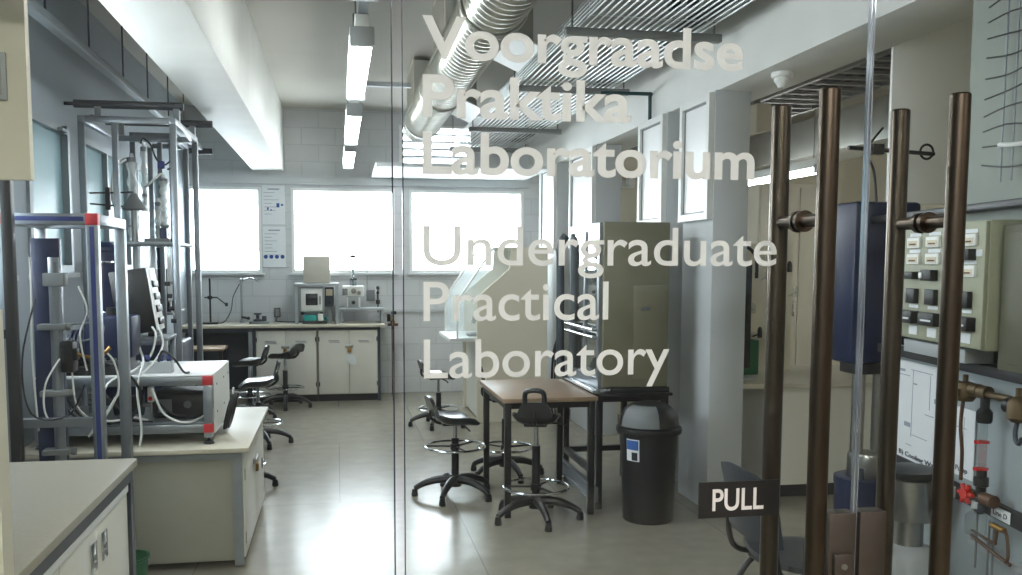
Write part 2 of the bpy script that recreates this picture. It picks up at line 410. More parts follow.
# columns with white glossy boards framed on the aisle side
COLS = [(5.40, 5.90, 'first'), (6.22, 6.76, 'second'), (8.02, 8.86, 'third'), (9.5, 10.2, 'fourth')]
for i, (y0, y1, nm) in enumerate(COLS):
    struct(MB().box(2.34, 2.575, y0, y1, 0, 2.68, .004), 'column_%d' % (i+1), 'wall')
    zb = 1.88 if i < 2 else 1.75
    e = thing('wall_board', ['white framed board high on the column behind the bin', 'white framed board on the second column, above the olive cabinet', 'white framed board on the third column, left of the cream wall', 'white framed board on the column nearest the back windows'][i], 'board', (2.34, (y0+y1)/2, zb), group='white boards on the columns')
    build(frame_yz(MB(), y0+.005, y1-.005, zb, 2.665, 2.30, 2.339, .045), 'board_frame', 'white', e)
    build(frame_yz(MB(), y0+.05, y1-.05, zb+.045, 2.62, 2.318, 2.336, .012), 'bead', 'midgrey', e)
    build(MB().box(2.322, 2.338, y0+.062, y1-.062, zb+.057, 2.608), 'board_panel', 'gloss', e)
# right bay
struct(MB().box(2.62, 7.0, BY, BY+.2, 0, CZ), 'wall_bay_back', 'cream')
wall_with_holes('wall_right', 'yz', 7.0, .2, -3.1, 11.3, 0, CZ, [], 'cream')
struct(MB().box(2.72, 3.42, 9.1, 9.2, 0, 2.75), 'partition_bay', 'cream')
# slanted wall on the right, with the white panel beyond it
SLA = math.atan2(.176, 1.0)
def slant(y, off=0.0): return 2.40+.176*(y-2.85)+off
mb = MB(); mb.prism([(slant(1.72), 1.72), (slant(3.25), 3.25), (slant(3.25)+.06, 3.25), (slant(1.72)+.1, 1.72)], 1.23, 2.675, 'xy'); struct(mb, 'wall_slanted', 'slantwall')
struct(MB().box(2.757, 3.22, 4.2, 4.22, 1.905, CZ, .004), 'partition_panel', 'white')
# near left wall piece: hanging bulkhead and low pier
struct(MB().box(LX, -.676, 2.2, 2.225, 1.785, CZ), 'wall_bulkhead', 'cream')
struct(MB().box(LX, -.70, 2.0, 2.06, 0, 1.5), 'partition_left', 'cream')
t = thing('wall_plate', 'small grey framed plate on the cream bulkhead at the upper left edge', 'plate', (-.76, 2.2, 1.96))
build(MB().box(-.85, -.716, 2.190, 2.1995, 1.958, 2.062, .002), 'plate', 'grey', t); build(MB().box(-.84, -.726, 2.187, 2.191, 1.968, 2.052, .001), 'plate_face', 'panel', t)
# corridor on the camera's side of the glass
wall_with_holes('wall_corridor', 'xz', -3.1, .2, -2.0, 7.2, 0, CZ, [(1.5, 3.2, 1.35, 2.15)], 'corridor')
e = thing('window_8', 'slatted corridor window behind the viewer', 'window', (2.35, -3.0, 1.35), kind='structure')
mb = frame_xz(MB(), 1.5, 3.2, 1.35, 2.15, -3.02, -2.94, .04)
for k in range(4): mb.box(1.54, 3.16, -3.0, -2.96, 1.5+k*.16, 1.54+k*.16)
build(mb, 'window_frame', 'dark', e)
build(MB().box(1.53, 3.17, -3.05, -3.045, 1.38, 2.12), 'glass_pane', 'smoked', e)
portal((2.35, -3.2, 1.75), (PI/2, 0, 0), 1.7, .8)
for k, (x, y) in enumerate(((.2, -2.0), (3.3, -2.0), (-1.0, -2.2))):  # lamps added out of view to brighten lettering and corridor-facing surfaces
    t = thing('added_fill_light', ['added unseen corridor fill light nearest the lettered door', 'added unseen corridor fill light to the right of the doors', 'added unseen corridor fill light behind the viewer near the left wall'][k], 'lamp', (x, y, CZ), group='added corridor fill lights')
    build(MB().box(x-.62, x+.62, y-.32, y+.32, CZ-.03, CZ-.001, .003), 'light_frame', 'white', t)
    build(MB().box(x-.58, x+.58, y-.28, y+.28, CZ-.036, CZ-.031), 'diffuser', 'fill_glow', t)
# ------------------------------------------------------------------ glass front: fixed pane, two door leaves
GY = 1.65
struct(MB().box(LX, 3.6, GY-.03, GY+.03, 2.30, 2.34), 'trim_3', 'alud')
struct(MB().box(LX, 3.6, GY-.05, GY+.05, 3.2, CZ), 'wall_above_glass', 'wall')
e = thing('window_11', 'unseen glass transom added above the doors to pass corridor light', 'glass pane', (1, GY, 2.34), kind='structure')  # unseen pane added so corridor light reaches into the room
build(MB().box(LX, 3.6, GY-.005, GY+.005, 2.341, 3.199), 'glass_pane', 'glass', e)
e = thing('window_9', 'fixed clear glass pane left of the lettered door', 'glass pane', (-.8, GY, 0), kind='structure')
build(MB().box(LX, .099, GY-.005, GY+.005, .01, 2.3), 'glass_pane', 'glass', e)
build(MB().box(.0991, .1015, GY-.0051, GY+.0051, .01, 2.3), 'glass_edge', 'edge', e)
e = thing('window_10', 'fixed clear glass pane right of the doors', 'glass pane', (2.8, GY, 0), kind='structure')
build(MB().box(1.962, 3.6, GY-.005, GY+.005, .01, 2.3), 'glass_pane', 'glass', e)
def lettering(parent, body, x0, x1, zb, cap, bold, name='lettering', m='vinyl', y=GY-.0062, depth=.0006, label=None):
    mb = text_bm(body, x1-x0, cap, bold, depth); shift(mb, (x0, y, zb)); return build(mb, name, m, parent, label)
def door_leaf(n, x0, x1, hx, label):
    d = thing('door_%d' % n, label, 'door', ((x0+x1)/2, GY, 0), kind='structure')
    build(MB().box(x0, x1, GY-.005, GY+.005, .012, 2.285), 'glass_pane', 'glass', d)
    ge = MB().box(x0-.0004, x0+.0016, GY-.0052, GY+.0052, .012, 2.285); build(ge, 'glass_edge', 'edge' if n == 1 else 'edgeglint', d)
    ge = MB().box(x1-.0016, x1+.0004, GY-.0052, GY+.0052, .012, 2.285); build(ge, 'glass_edge', 'edgeglint' if n == 1 else 'edge', d)
    for s in (-1, 1):
        h = build(MB().lathe([(.0165, .60), (.0192, .603), (.0192, 1.919), (.0165, 1.922)], (hx, GY+s*.092, 0), 32), 'pull_handle', 'bronze', d, ['brushed bronze bar on the corridor side', None, 'brushed bronze bar on the laboratory side'][s+1])
        for z in (1.683, .84):
            st = MB().cyl((hx, GY+s*.09, z), (hx, GY+s*.012, z), .0125, seg=20)
            st.cyl((hx, GY+s*.016, z), (hx, GY+s*.0052, z), .021, seg=24)
            build(st, 'standoff', 'bronze', h)
    return d
d1 = door_leaf(1, .1185, 1.0315, .8985, 'lettered glass door leaf with bar handle and pull sign')
d2 = door_leaf(2, 1.0375, 1.955, 1.166, 'plain glass door leaf with bar handle, right of the lettered one')
for body, x1, zb in (('Voorgraadse', .766, 1.967), ('Praktika', .545, 1.864), ('Laboratorium', .795, 1.763)):
    lettering(d1, body, .155, x1, zb, .073, .023, label='bold frosted white word "%s"' % body)
for body, x1, zb in (('Undergraduate', .846, 1.5965), ('Practical', .506, 1.4945), ('Laboratory', .630, 1.3885)):
    lettering(d1, body, .155, x1, zb, .0715, .006, label='frosted white word "%s"' % body)
sg = build(MB().box(.6955, .865, GY-.0085, GY-.0055, 1.099, 1.171), 'pull_sign', 'sign', d1, 'dark plate reading PULL')
mb = text_bm('PULL', .108, .043, .014, .0008); shift(mb, (.7235, GY-.0091, 1.114)); build(mb, 'lettering', 'signtext', sg)
for d, x0, x1 in ((d1, .972, 1.030), (d2, 1.039, 1.098)):
    p = build(MB().box(x0, x1, GY-.018, GY+.018, .94, 1.098, .002), 'patch_lock', 'patch', d, 'bronze lock fitting on the meeting edge')
    if d is d1:
        build(MB().box(x1-.05, x1-.012, GY-.030, GY-.017, .96, 1.017, .002), 'lock_cover', 'patch', p)
        build(MB().cyl((x1-.031, GY-.034, .992), (x1-.031, GY-.029, .992), .006), 'keyhole', 'steel', p)
# ------------------------------------------------------------------ ceiling services
def tube_lamp(x, y0, y1, z, label, grp='fluorescent tube lamps'):
    t = thing('fluorescent_lamp', label, 'lamp', (x, (y0+y1)/2, z), group=grp)
    build(MB().box(x-.035, x+.035, y0, y1, z+.075, z+.15, .006).box(x-.06, x+.06, y0+.05, y1-.05, z+.06, z+.075), 'lamp_body', 'white', t)
    for s in (-1, 1):
        build(MB().cyl((x+s*.035, y0+.045, z+.025), (x+s*.035, y1-.045, z+.025), .016), 'fluorescent_tube', 'tube', t)
    for yy in (y0+.02, y1-.02): build(MB().box(x-.06, x+.06, yy-.025, yy+.025, z, z+.09, .006), 'lamp_holder', 'grey', t)
    for yy in (y0+.15, y1-.15): build(MB().cyl((x, yy, z+(.192 if x < 1 else .15)), (x, yy, CZ), .005, seg=6), 'hanger_rod', 'midgrey', t)
tube_lamp(.12, 2.30, 3.80, 2.66, 'fluorescent tube lamp cut by the top of the picture')
tube_lamp(.135, 4.55, 6.10, 2.66, 'largest fully visible fluorescent tube lamp, first below the picture top')
tube_lamp(.14, 6.70, 8.40, 2.66, 'middle fluorescent tube lamp of the row over the aisle')
tube_lamp(.14, 8.85, 10.45, 2.66, 'farthest fluorescent tube lamp of the row, nearest the back wall')
single(MB().box(.115, .165, 2.2, 10.5, 2.812, 2.85).box(.17, .52, 6.38, 6.42, 2.815, 2.845), 'lamp_trunking', 'alud', 'grey steel trunking linking the aisle tube lamps', 'trunking')
tube_lamp(4.55, 8.0, 9.8, 2.46, 'fluorescent tube lamp in the bay behind the door handles')

tube_lamp(5.75, 5.2, 6.8, 2.6, 'added tube lamp brightening the bay, behind the door handles')  # extra lamp added to brighten the bay walls
# spiral duct with saddle shaped plenum boxes
t = thing('spiral_duct', 'galvanised spiral ventilation duct under the ceiling', 'duct', (.85, 4, 3.0))
prof = []; y = 2.0
while y < 8.9:
    prof += [(.166, y), (.181, y+.016), (.181, y+.026), (.166, y+.044)]; y += .085
build(MB().lathe(prof, (.85, 0, 3.0), 40, axis='y'), 'duct_tube', 'spiral', t)
build(MB().lathe([(.19, 8.9), (.19, 8.96), (.15, 9.1), (.15, 9.5), (.0, 9.5)], (.85, 0, 3.0), 32, axis='y'), 'duct_end', 'galv', t)
for yy in (4.9, 7.3): build(MB().ring((.85, yy, 3.0), .186, .010, 'y', 40, 6).box(.845, .855, yy-.01, yy+.01, 3.185, CZ), 'duct_strap', 'galv', t)
for i, (y0, y1) in enumerate(((3.3, 4.05), (5.75, 6.45), (8.1, 8.85))):
    b = build(MB().prism([(.69, 3.01), (.80, 3.10), (1.02, 3.10), (1.25, 2.99), (1.25, 3.38), (.69, 3.38)], y0, y1), 'plenum_box', 'galv', t, 'sheet metal box saddling the duct')
    mb = MB().prism([(.66, 2.985), (.81, 3.095), (.81, 3.105), (.66, 2.995)], y0-.03, y1+.03); build(mb, 'flange', 'white', b)
    mb = MB().prism([(1.01, 3.095), (1.30, 2.965), (1.30, 2.975), (1.01, 3.105)], y0-.03, y1+.03); build(mb, 'flange', 'white', b)
    g = frame_yz(MB(), y0, y1, 3.01, 3.40, .682, .69, .022)
    n = 11
    for k in range(n):
        yk = y0+.05+(y1-y0-.10)*k/(n-1); g.box(.6855, .6876, yk-.008, yk+.008, 3.04, 3.37)
    build(g, 'side_grille', 'grille', b)
    build(MB().box(.6876, .6899, y0+.03, y1-.03, 3.04, 3.37), 'grille_back', 'dark', b)
# louvre on the back wall
t = thing('louvre_vent', 'slatted daylight louvre high on the back wall above the bright windows', 'vent', (1.2, BY, 2.8))
build(frame_xz(MB(), .76, 1.66, 2.78, 3.26, BY-.03, BY, .03), 'vent_frame', 'white', t)
mb = MB()
for k in range(4): mb.box(.79, 1.63, BY-.02, BY+.06, 2.875+k*.088, 2.895+k*.088, rot=Matrix.Rotation(-.25, 3, 'X'))
build(mb, 'slats', 'grey', t)
portal((1.21, BY+.18, 3.02), (-PI/2, 0, 0), .84, .42)

# wire cable tray
t = thing('cable_tray', 'wide wire mesh cable tray hanging under the ceiling', 'cable tray', (1.75, 6, 2.95))
mb = MB(); n = 19
for k in range(n):
    x = 1.38+.74*k/(n-1); mb.cyl((x, 2.4, 2.95), (x, 10.7, 2.95), .0052, seg=6)
for k in range(5):
    for x in (1.38, 2.12): mb.cyl((x, 2.4, 2.95+.022*k), (x, 10.7, 2.95+.022*k), .0045, seg=6)
build(mb, 'wire_mesh', 'wire', t)
mb = MB(); y = 2.5
while y < 10.7:
    mb.tube([(1.38, y, 3.06), (1.38, y, 2.957), (2.12, y, 2.957), (2.12, y, 3.06)], .0045, 6, smooth=False); y += .6
build(mb.box(1.378, 1.382, 2.4, 10.7, 3.055, 3.062), 'cross_wires', 'wire', t)
for y in (3.4, 5.12, 6.82, 8.95, 10.5):
    b = build(MB().box(1.30, 2.24, y-.025, y+.025, 2.895, 2.94, .003), 'support_bar', 'bar', t)
    for x in (1.34, 2.2): build(MB().cyl((x, y, 2.9), (x, y, CZ), .006, seg=8), 'hanger_rod', 'bar', b)
mb = MB()
for k, (x, r) in enumerate(((1.95, .014), (1.99, .010), (2.03, .016), (2.07, .012))):
    mb.tube([(x+.01*math.sin(y*3+k), y*.9+2.0, 2.968) for y in range(0, 10)], r, 8, n=3)
single(mb, 'cable_bundle', 'cableb', 'bundle of dark cables lying in the wire cable tray', 'cables')
t = thing('junction_box', 'small black box on the wire tray above the lettering', 'box', (1.8, 4.75, 2.97))
build(MB().box(1.78, 1.83, 4.7, 4.78, 2.962, 3.08, .005), 'body', 'black', t); build(MB().box(1.86, 1.90, 4.62, 4.70, 2.962, 3.06, .005), 'lid', 'dark', t)
# teal pipe
single(MB().tube([(1.95, 6.6, 2.865), (2.32, 6.6, 2.87), (2.335, 6.6, 2.85), (2.338, 6.6, 2.67), (2.345, 6.58, 2.655), (2.62, 6.1, 2.655)], .014, 10, n=4), 'water_pipe', 'pipe_teal', 'dark teal pipe bending down the face of the right beam', 'pipe')
# smoke detector
t = thing('smoke_detector', 'white smoke detector under the right beam', 'smoke detector', (2.50, 4.85, 2.68))
build(MB().lathe([(.062, 2.6795), (.062, 2.655), (.055, 2.648), (0, 2.648)], (2.50, 4.85, 0), 28), 'mount_base', 'white', t)
build(MB().lathe([(.044, 2.648), (.046, 2.632), (.03, 2.61), (.024, 2.595), (0, 2.593)], (2.50, 4.85, 0), 28), 'sensor_head', 'white', t)
# bay: dark tray, duct, hanging lamps
t = thing('cable_ladder', 'long dark cable ladder in the bay above the door handles', 'cable tray', (3.7, 6, 2.9))
mb = MB().box(3.36, 3.40, 3.0, 10.8, 2.9, 2.99).box(3.96, 4.0, 3.0, 10.8, 2.9, 2.99)
for k in range(40): mb.box(3.40, 3.96, 3.05+.195*k, 3.085+.195*k, 2.905, 2.925)
build(mb, 'ladder', 'bar', t)
for y in (4, 6.2, 8.4): 
    for x in (3.38, 3.98): build(MB().cyl((x, y, 2.99), (x, y, CZ), .006, seg=6), 'hanger_rod', 'bar', t)
mb = MB()
for k in range(5): mb.tube([(3.45+.1*k+.02*math.sin(3*j+k), 3.1+.95*j, 2.945) for j in range(9)], .02, 8, n=3)
single(mb, 'ladder_cables', 'cableb', 'dark cables lying along the bay cable ladder', 'cables')
t = thing('air_duct', 'rectangular grey air duct with a grille in the bay', 'duct', (4.8, 7, 2.7))
build(MB().box(4.85, 5.45, 4.0, 10.9, 2.72, 3.1, .004), 'duct_body', 'galv', t)
mb = frame_yz(MB(), 6.0, 7.4, 2.76, 3.05, 4.83, 4.849, .025)
for k in range(22): mb.box(4.832, 4.848, 6.05+k*.06, 6.075+k*.06, 2.785, 3.03)
build(mb, 'duct_grille', 'grille', t)
for x, y in ((5.0, 5), (5.3, 9)): build(MB().box(x, x+.02, y, y+.02, 3.1, CZ), 'duct_hanger', 'bar', t)
t = thing('hanging_speaker', 'pale wedge shaped box under the bay ceiling beside the near column', 'speaker', (3.0, 5.9, 2.5))
mb = MB(); mb.prism([(2.86, 2.50), (3.04, 2.54), (2.96, 2.70), (2.86, 2.70)], 5.9, 6.12); build(mb, 'body', 'cream', t)
build(MB().box(2.88, 2.92, 5.98, 6.02, 2.70, CZ), 'hanging_bracket', 'bar', t)
# left trunking with rods
t = thing('wall_trunking', 'grey suspended trunking along the left wall', 'trunking', (-1.48, 6.5, 2.87))
build(MB().box(-1.51, -1.45, 2.6, 10.6, 2.84, 2.89, .003), 'channel', 'alud', t)
for y in (3.45, 4.30, 5.15, 6.0, 6.9, 7.75, 8.65, 9.5): build(MB().cyl((-1.48, y, 2.89), (-1.48, y, CZ), .006, seg=8), 'hanger_rod', 'dark', t)
build(MB().box(-1.62, -1.35, 10.52, 10.58, 2.80, 2.86), 'end_bracket', 'dark', t)
for yy, x0, x1, z, lab in ((6.42, -1.69, -1.0, 2.64, 'dark steel tube resting above the nearer tall frame'), (7.08, -1.65, -.90, 2.625, 'dark steel tube above the tall frame, second from the door')):
    t = thing('steel_tube', lab, 'pipe', (x0, yy, z), group='dark tubes above the rig frames')
    build(MB().cyl((x0, yy, z), (x1, yy, z), .027), 'tube', 'dark', t)
    build(MB().lathe([(0, -.11), (.016, -.11), (.045, -.105), (.045, -.085), (.012, -.08), (.012, 0), (0, 0)], (x0, yy, z), 20, axis='x'), 'end_valve', 'dark', t)
    for xx in (-1.54, -1.045): build(MB().box(xx-.02, xx+.02, yy-.02, yy+.02, 2.53, z-.015), 'support_stub', 'alud', t)
# ------------------------------------------------------------------ foreground counter (left)
single(MB().box(LX+.01, -.715, 2.07, 3.36, .872, .90, .004), 'worktop', 'foretop', 'pale worktop of the foreground counter at lower left', 'worktop')
t = thing('base_cabinet', 'white fronted counter cabinet with dark frame at lower left', 'cabinet', (-1.2, 2.7, 0))
build(MB().box(LX+.02, -.775, 2.08, 3.30, .08, .82), 'body', 'panel', t)
build(MB().box(-.77, -.73, 2.08, 3.345, .825, .871).box(-.775, -.728, 3.30, 3.345, 0, .825).box(LX+.02, -.775, 3.30, 3.345, 0, .04).box(LX+.02, -.775, 3.30, 3.34, .825, .871), 'steel_frame', 'dark', t)
build(MB().box(-.772, -.732, 2.08, 3.285, .797, .822, .002), 'front_rail', 'white', t)
for y0, y1, hy in ((2.12, 2.50, 2.45), (2.505, 2.885, 2.83), (2.89, 3.285, 2.955)):
    d = build(MB().box(-.772, -.738, y0, y1, .10, .792, .003), 'cabinet_door', 'door', t)
    h = build(MB().box(-.738, -.733, hy-.03, hy+.03, .665, .755, .002), 'recessed_handle', 'chrome', d)
    build(MB().box(-.7332, -.7318, hy-.02, hy+.02, .70, .715).box(-.7332, -.7318, hy-.02, hy+.02, .68, .693), 'finger_slot', 'midgrey', h)
    build(MB().cyl((-.738, hy-.05 if hy > 2.9 else hy+.02, .56), (-.722, hy-.05 if hy > 2.9 else hy+.02, .56), .014), 'lock_knob', 'brass', d)
# green bucket behind
t = thing('bucket', 'green plastic bucket on the floor behind the foreground counter', 'bucket', (-.955, 4.17, 0))
build(MB().lathe([(0, .005), (.078, .005), (.082, 0), (.100, .27), (.106, .275), (.106, .285), (.098, .285), (.08, .02), (0, .02)], (-.955, 4.17, 0), 28), 'body', 'green', t)
build(MB().tube([(-1.055, 4.17, .27), (-1.03, 4.25, .20), (-.955, 4.285, .17), (-.88, 4.25, .2), (-.855, 4.17, .27)], .003, 6), 'handle', 'steel', t)

# ------------------------------------------------------------------ low bench with the rigs
single(MB().box(-1.60, -.46, 4.72, 6.08, .625, .65, .004), 'worktop', 'top', 'white worktop of the low bench carrying the rigs', 'worktop')
t = thing('low_cabinet', 'low grey cabinet under the rig bench with white padlocked doors', 'cabinet', (-1.0, 5.4, 0))
build(MB().box(-1.56, -.545, 4.785, 6.05, .04, .60), 'body', 'panel', t)
build(MB().box(-1.58, -.50, 4.755, 4.79, .585, .622).box(-.545, -.50, 4.755, 4.79, .02, .585).box(-1.58, -1.54, 4.755, 4.79, .02, .585).box(-.545, -.50, 6.02, 6.06, .02, .62).box(-.545, -.50, 4.79, 6.02, .60, .622), 'steel_frame', 'alud', t)
build(MB().box(-1.54, -.545, 4.775, 4.784, .05, .585), 'end_panel', 'panel', t)
for y0, y1, hy in ((4.80, 5.41, 5.36), (5.415, 6.015, 5.47)):
    d = build(MB().box(-.545, -.492, y0, y1, .05, .618, .003), 'cabinet_door', 'door', t)
    for z in (.12, .46): build(MB().cyl((-.495, y0+.012 if hy < 5.4 else y1-.012, z), (-.495, y0+.012 if hy < 5.4 else y1-.012, z+.06), .008, seg=10), 'hinge', 'steel', d)
hp = build(MB().box(-.492, -.472, 5.28, 5.44, .44, .47, .003), 'hasp', 'steel', t)
build(MB().box(-.486, -.47, 5.38, 5.42, .375, .425, .004), 'padlock', 'brass', hp)
build(MB().tube([(-.478, 5.386, .42), (-.478, 5.39, .46), (-.478, 5.41, .46), (-.478, 5.414, .42)], .004, 6), 'shackle', 'chrome', hp)
build(MB().ring((-.45, 5.40, .42), .03, .003, 'x', 20, 6), 'key_ring', 'chrome', hp)

def alu_bar(mb, p0, p1, w=.045):
    p0 = Vector(p0); p1 = Vector(p1); lo = [min(a, b)-w/2 for a, b in zip(p0, p1)]; hi = [max(a, b)+w/2 for a, b in zip(p0, p1)]
    d = max(range(3), key=lambda i: abs((p1-p0)[i])); lo[d] += w/2; hi[d] -= w/2
    mb.box(lo[0], hi[0], lo[1], hi[1], lo[2], hi[2], .003); return mb
# rig A : floor standing frame behind the foreground counter
t = thing('rig_frame', 'aluminium rig frame with blue strip and red corner cap, behind the foreground counter', 'rig frame', (-1.15, 4.17, 0))
xs, ys, zt = (-1.325, -.985), (3.95, 4.42), 1.775
for x in xs:
    for y in ys: build(alu_bar(MB(), (x, y, .02), (x, y, zt-.022)), 'post', 'alu', t)
for y in ys:
    r = build(alu_bar(MB(), (xs[0]+.023, y, zt), (xs[1]-.023, y, zt)), 'rail', 'alu', t)
    if y == ys[0]: build(MB().box(xs[0]+.03, xs[1]-.03, y-.0245, y-.0215, zt-.008, zt+.010), 'blue_strip', 'slot', r)
for x in xs: build(alu_bar(MB(), (x, ys[0]+.023, zt), (x, ys[1]+.022, zt)), 'rail', 'alu', t)
build(MB().box(xs[1]-.008, xs[1]+.010, ys[0]-.0245, ys[0]-.0215, .05, zt-.03), 'blue_strip', 'slot', t)
for x in xs: build(MB().box(x-.024, x+.024, ys[0]-.024, ys[0]+.023, zt-.024, zt+.024, .003), 'corner_cap', 'red', t)
build(MB().box(xs[0]+.023, xs[1]-.023, ys[0]-.02, ys[0]+.02, .92, .955), 'cross_rail', 'alu', t)
# dark post and the blue panel with clamps
single(MB().box(-1.285, -1.245, 3.80, 3.84, 0, 1.96, .003).box(-1.40, -1.30, 3.80, 3.83, 1.30, 1.335).box(-1.30, -1.28, 3.80, 3.83, 1.30, 1.335), 'support_post', 'blacksteel', 'black square post standing at the left end of the rigs', 'post')
t = thing('flow_rig', 'narrow blue upright panel with clamps and valves in the left rig', 'panel', (-1.2, 4.05, 0))
build(MB().box(-1.262, -1.150, 4.06, 4.10, 0, 1.70, .003), 'back_plate', 'blue', t)
build(MB().cyl((-1.165, 4.03, .2), (-1.165, 4.03, 1.62), .022, seg=20), 'steel_column', 'alu', t)
for z in (1.33, 1.05, .80): build(MB().box(-1.23, -1.12, 3.995, 4.06, z-.012, z+.012, .003).cyl((-1.12, 4.02, z), (-1.10, 4.02, z), .016, seg=14), 'clamp', 'midgrey', t)
build(MB().box(-1.20, -1.115, 3.99, 4.06, 1.50, 1.555, .006).cyl((-1.16, 4.02, 1.555), (-1.16, 4.02, 1.6), .012, seg=12), 'solenoid', 'midgrey', t)
build(MB().box(-1.14, -1.09, 3.985, 4.06, 1.14, 1.27, .006).box(-1.12, -1.075, 3.99, 4.03, 1.19, 1.24, .004), 'valve_body', 'black', t)
build(MB().tube([(-1.10, 4.02, 1.34), (-.98, 3.99, 1.345), (-.975, 3.99, 1.30), (-1.06, 4.0, 1.27), (-1.10, 4.0, 1.28)], .004, 8), 'wire_clip', 'midgrey', t)
build(MB().tube([(-1.09, 4.0, 1.22), (-1.0, 4.0, 1.20), (-.95, 4.02, 1.24)], .008, 8), 'brass_tube', 'brass', t)
for pts in ([(-1.24, 3.98, 1.62), (-1.235, 3.96, 1.45), (-1.24, 3.96, 1.2), (-1.23, 3.97, .9)], [(-1.14, 3.98, 1.2), (-1.19, 3.95, 1.1), (-1.20, 3.96, .98), (-1.16, 3.97, .92), (-1.12, 3.98, .95)],
            [(-.99, 4.02, 1.24), (-.94, 4.03, 1.18), (-.93, 4.05, 1.05), (-1.0, 4.06, .92)], [(-1.10, 4.0, 1.14), (-1.08, 3.98, 1.0), (-1.02, 4.0, .92), (-1.05, 4.02, .86), (-.98, 4.04, .95)]):
    build(MB().tube(pts, .004, 8), 'tubing', 'cablew', t)
# pump set in rig A / on the low frame
t = thing('pump', 'dark blue motor pump on a black tray in the left rig', 'pump', (-1.28, 5.05, 1.0))
build(MB().box(-1.42, -1.08, 4.92, 5.24, 1.015, 1.06, .006), 'base_tray', 'black', t)
build(MB().box(-1.30, -1.06, 4.95, 5.17, 1.10, 1.32, .012), 'motor_body', 'blue', t)
mb = MB().cyl((-1.30, 5.06, 1.15), (-1.40, 5.06, 1.15), .085, .07, 24)
for k in range(4): mb.cyl((-1.31-.02*k, 5.06, 1.15), (-1.32-.02*k, 5.06, 1.15), .095, seg=24)
build(mb, 'pump_head', 'darkblue', t)
for x in (-1.26, -1.10): build(MB().box(x-.02, x+.02, 4.98, 5.12, 1.055, 1.105), 'foot', 'black', t)
build(MB().cyl((-1.18, 5.06, 1.32), (-1.18, 5.06, 1.36), .03, seg=14), 'terminal_cap', 'black', t)

# rig B : low frame on the bench
t = thing('rig_frame', 'low aluminium rig frame with red corner caps standing on the low bench', 'rig frame', (-1.05, 5.2, .65))
xs, ys = (-1.50, -.675), (4.87, 5.55)
zl, zh = .735, .985
for x in xs:
    for y in ys:
        build(alu_bar(MB(), (x, y, .685), (x, y, zh-.024)), 'post', 'alu', t)
        build(MB().lathe([(0, .6505), (.028, .6505), (.03, .655), (.024, .664), (.008, .668), (.008, .685), (0, .685)], (x, y, 0), 16), 'levelling_foot', 'black', t)
for z in (zl, zh):
    for y in ys: build(alu_bar(MB(), (xs[0]+.023, y, z), (xs[1]-.023, y, z)), 'rail', 'alu', t)
    for x in xs: build(alu_bar(MB(), (x, ys[0]+.023, z), (x, ys[1]-.023, z)), 'rail', 'alu', t)
    build(MB().box(xs[1]-.024, xs[1]+.024, ys[0]-.024, ys[0]+.023, z-.024, z+.024, .003), 'corner_cap', 'red', t)
build(MB().box(xs[0]+.02, xs[1]+.0, ys[0]+.02, ys[1]-.02, zl+.023, zl+.029), 'lower_plate', 'alud', t)
build(MB().box(xs[0]-.02, xs[1]+.022, ys[0]+.0, ys[1]+.02, zh+.0235, zh+.029, .001), 'top_plate', 'gloss', t)
build(MB().box(xs[1]+.024, xs[1]+.028, ys[0]+.03, ys[1]+.02, .70, zh+.029), 'side_panel', 'white', t)
mb = MB()
for (yy, zz) in ((5.0, .95), (5.3, .95), (5.0, .8), (5.3, .8), (5.5, .95)): mb.cyl((xs[1]+.027, yy, zz), (xs[1]+.031, yy, zz), .006, seg=8)
build(mb, 'panel_screws', 'midgrey', t)
# things inside the low frame
t = thing('power_supply', 'black power unit inside the low rig frame', 'power unit', (-.85, 5.1, .765))
build(MB().box(-.98, -.70, 5.0, 5.30, .77, .90, .008), 'body', 'black', t)
build(MB().cyl((-.80, 4.996, .84), (-.80, 5.0, .84), .02).box(-.95, -.88, 4.996, 5.0, .80, .87), 'front_controls', 'midgrey', t)
t = thing('pressure_sensor', 'small white sensor with a red dot in the low rig frame', 'sensor', (-.97, 4.93, .86))
build(MB().box(-.985, -.955, 4.91, 4.94, .87, .95, .004), 'body', 'white', t); build(MB().cyl((-.97, 4.909, .89), (-.97, 4.9, .89), .011), 'red_button', 'redp', t); build(MB().cyl((-.97, 4.925, .765), (-.97, 4.925, .87), .006), 'stem', 'steel', t)
t = thing('filter_housing', 'clear stacked filter tube in the low rig frame', 'filter', (-1.27, 5.0, .765))
build(MB().lathe([(0, .765), (.035, .765), (.035, .78), (.028, .782), (.028, .93), (.035, .932), (.035, .95), (0, .95)], (-1.27, 5.0, 0), 20), 'tube', 'labglass', t)
mb = MB()
for k in range(6): mb.ring((-1.27, 5.0, .79+.025*k), .026, .004, 'z', 20, 6)
build(mb, 'coil', 'steel', t)
t = thing('motor', 'black motor inside the low rig frame beside the filter tube', 'motor', (-1.12, 5.0, .765))
build(MB().cyl((-1.17, 5.02, .84), (-1.03, 5.02, .84), .055, seg=24), 'motor_body', 'black', t); build(MB().cyl((-1.03, 5.02, .84), (-.99, 5.02, .84), .012), 'shaft', 'steel', t); build(MB().box(-1.15, -1.05, 4.98, 5.06, .765, .795), 'mount', 'midgrey', t)
t = thing('manifold', 'grey manifold block with dark valves on the low rig top', 'manifold', (-.96, 5.0, 1.015))
build(MB().box(-1.02, -.87, 4.97, 5.05, 1.0145, 1.075, .004), 'block', 'grey', t)
for x in (-1.0, -.93, -.89): build(MB().lathe([(0, 1.075), (.012, 1.075), (.012, 1.09), (.017, 1.092), (.013, 1.108), (0, 1.11)], (x, 5.01, 0), 14), 'valve_knob', 'slot', t)
t = thing('instrument_stand', 'small aluminium stand carrying the black control box', 'stand', (-1.1, 5.35, 1.015))
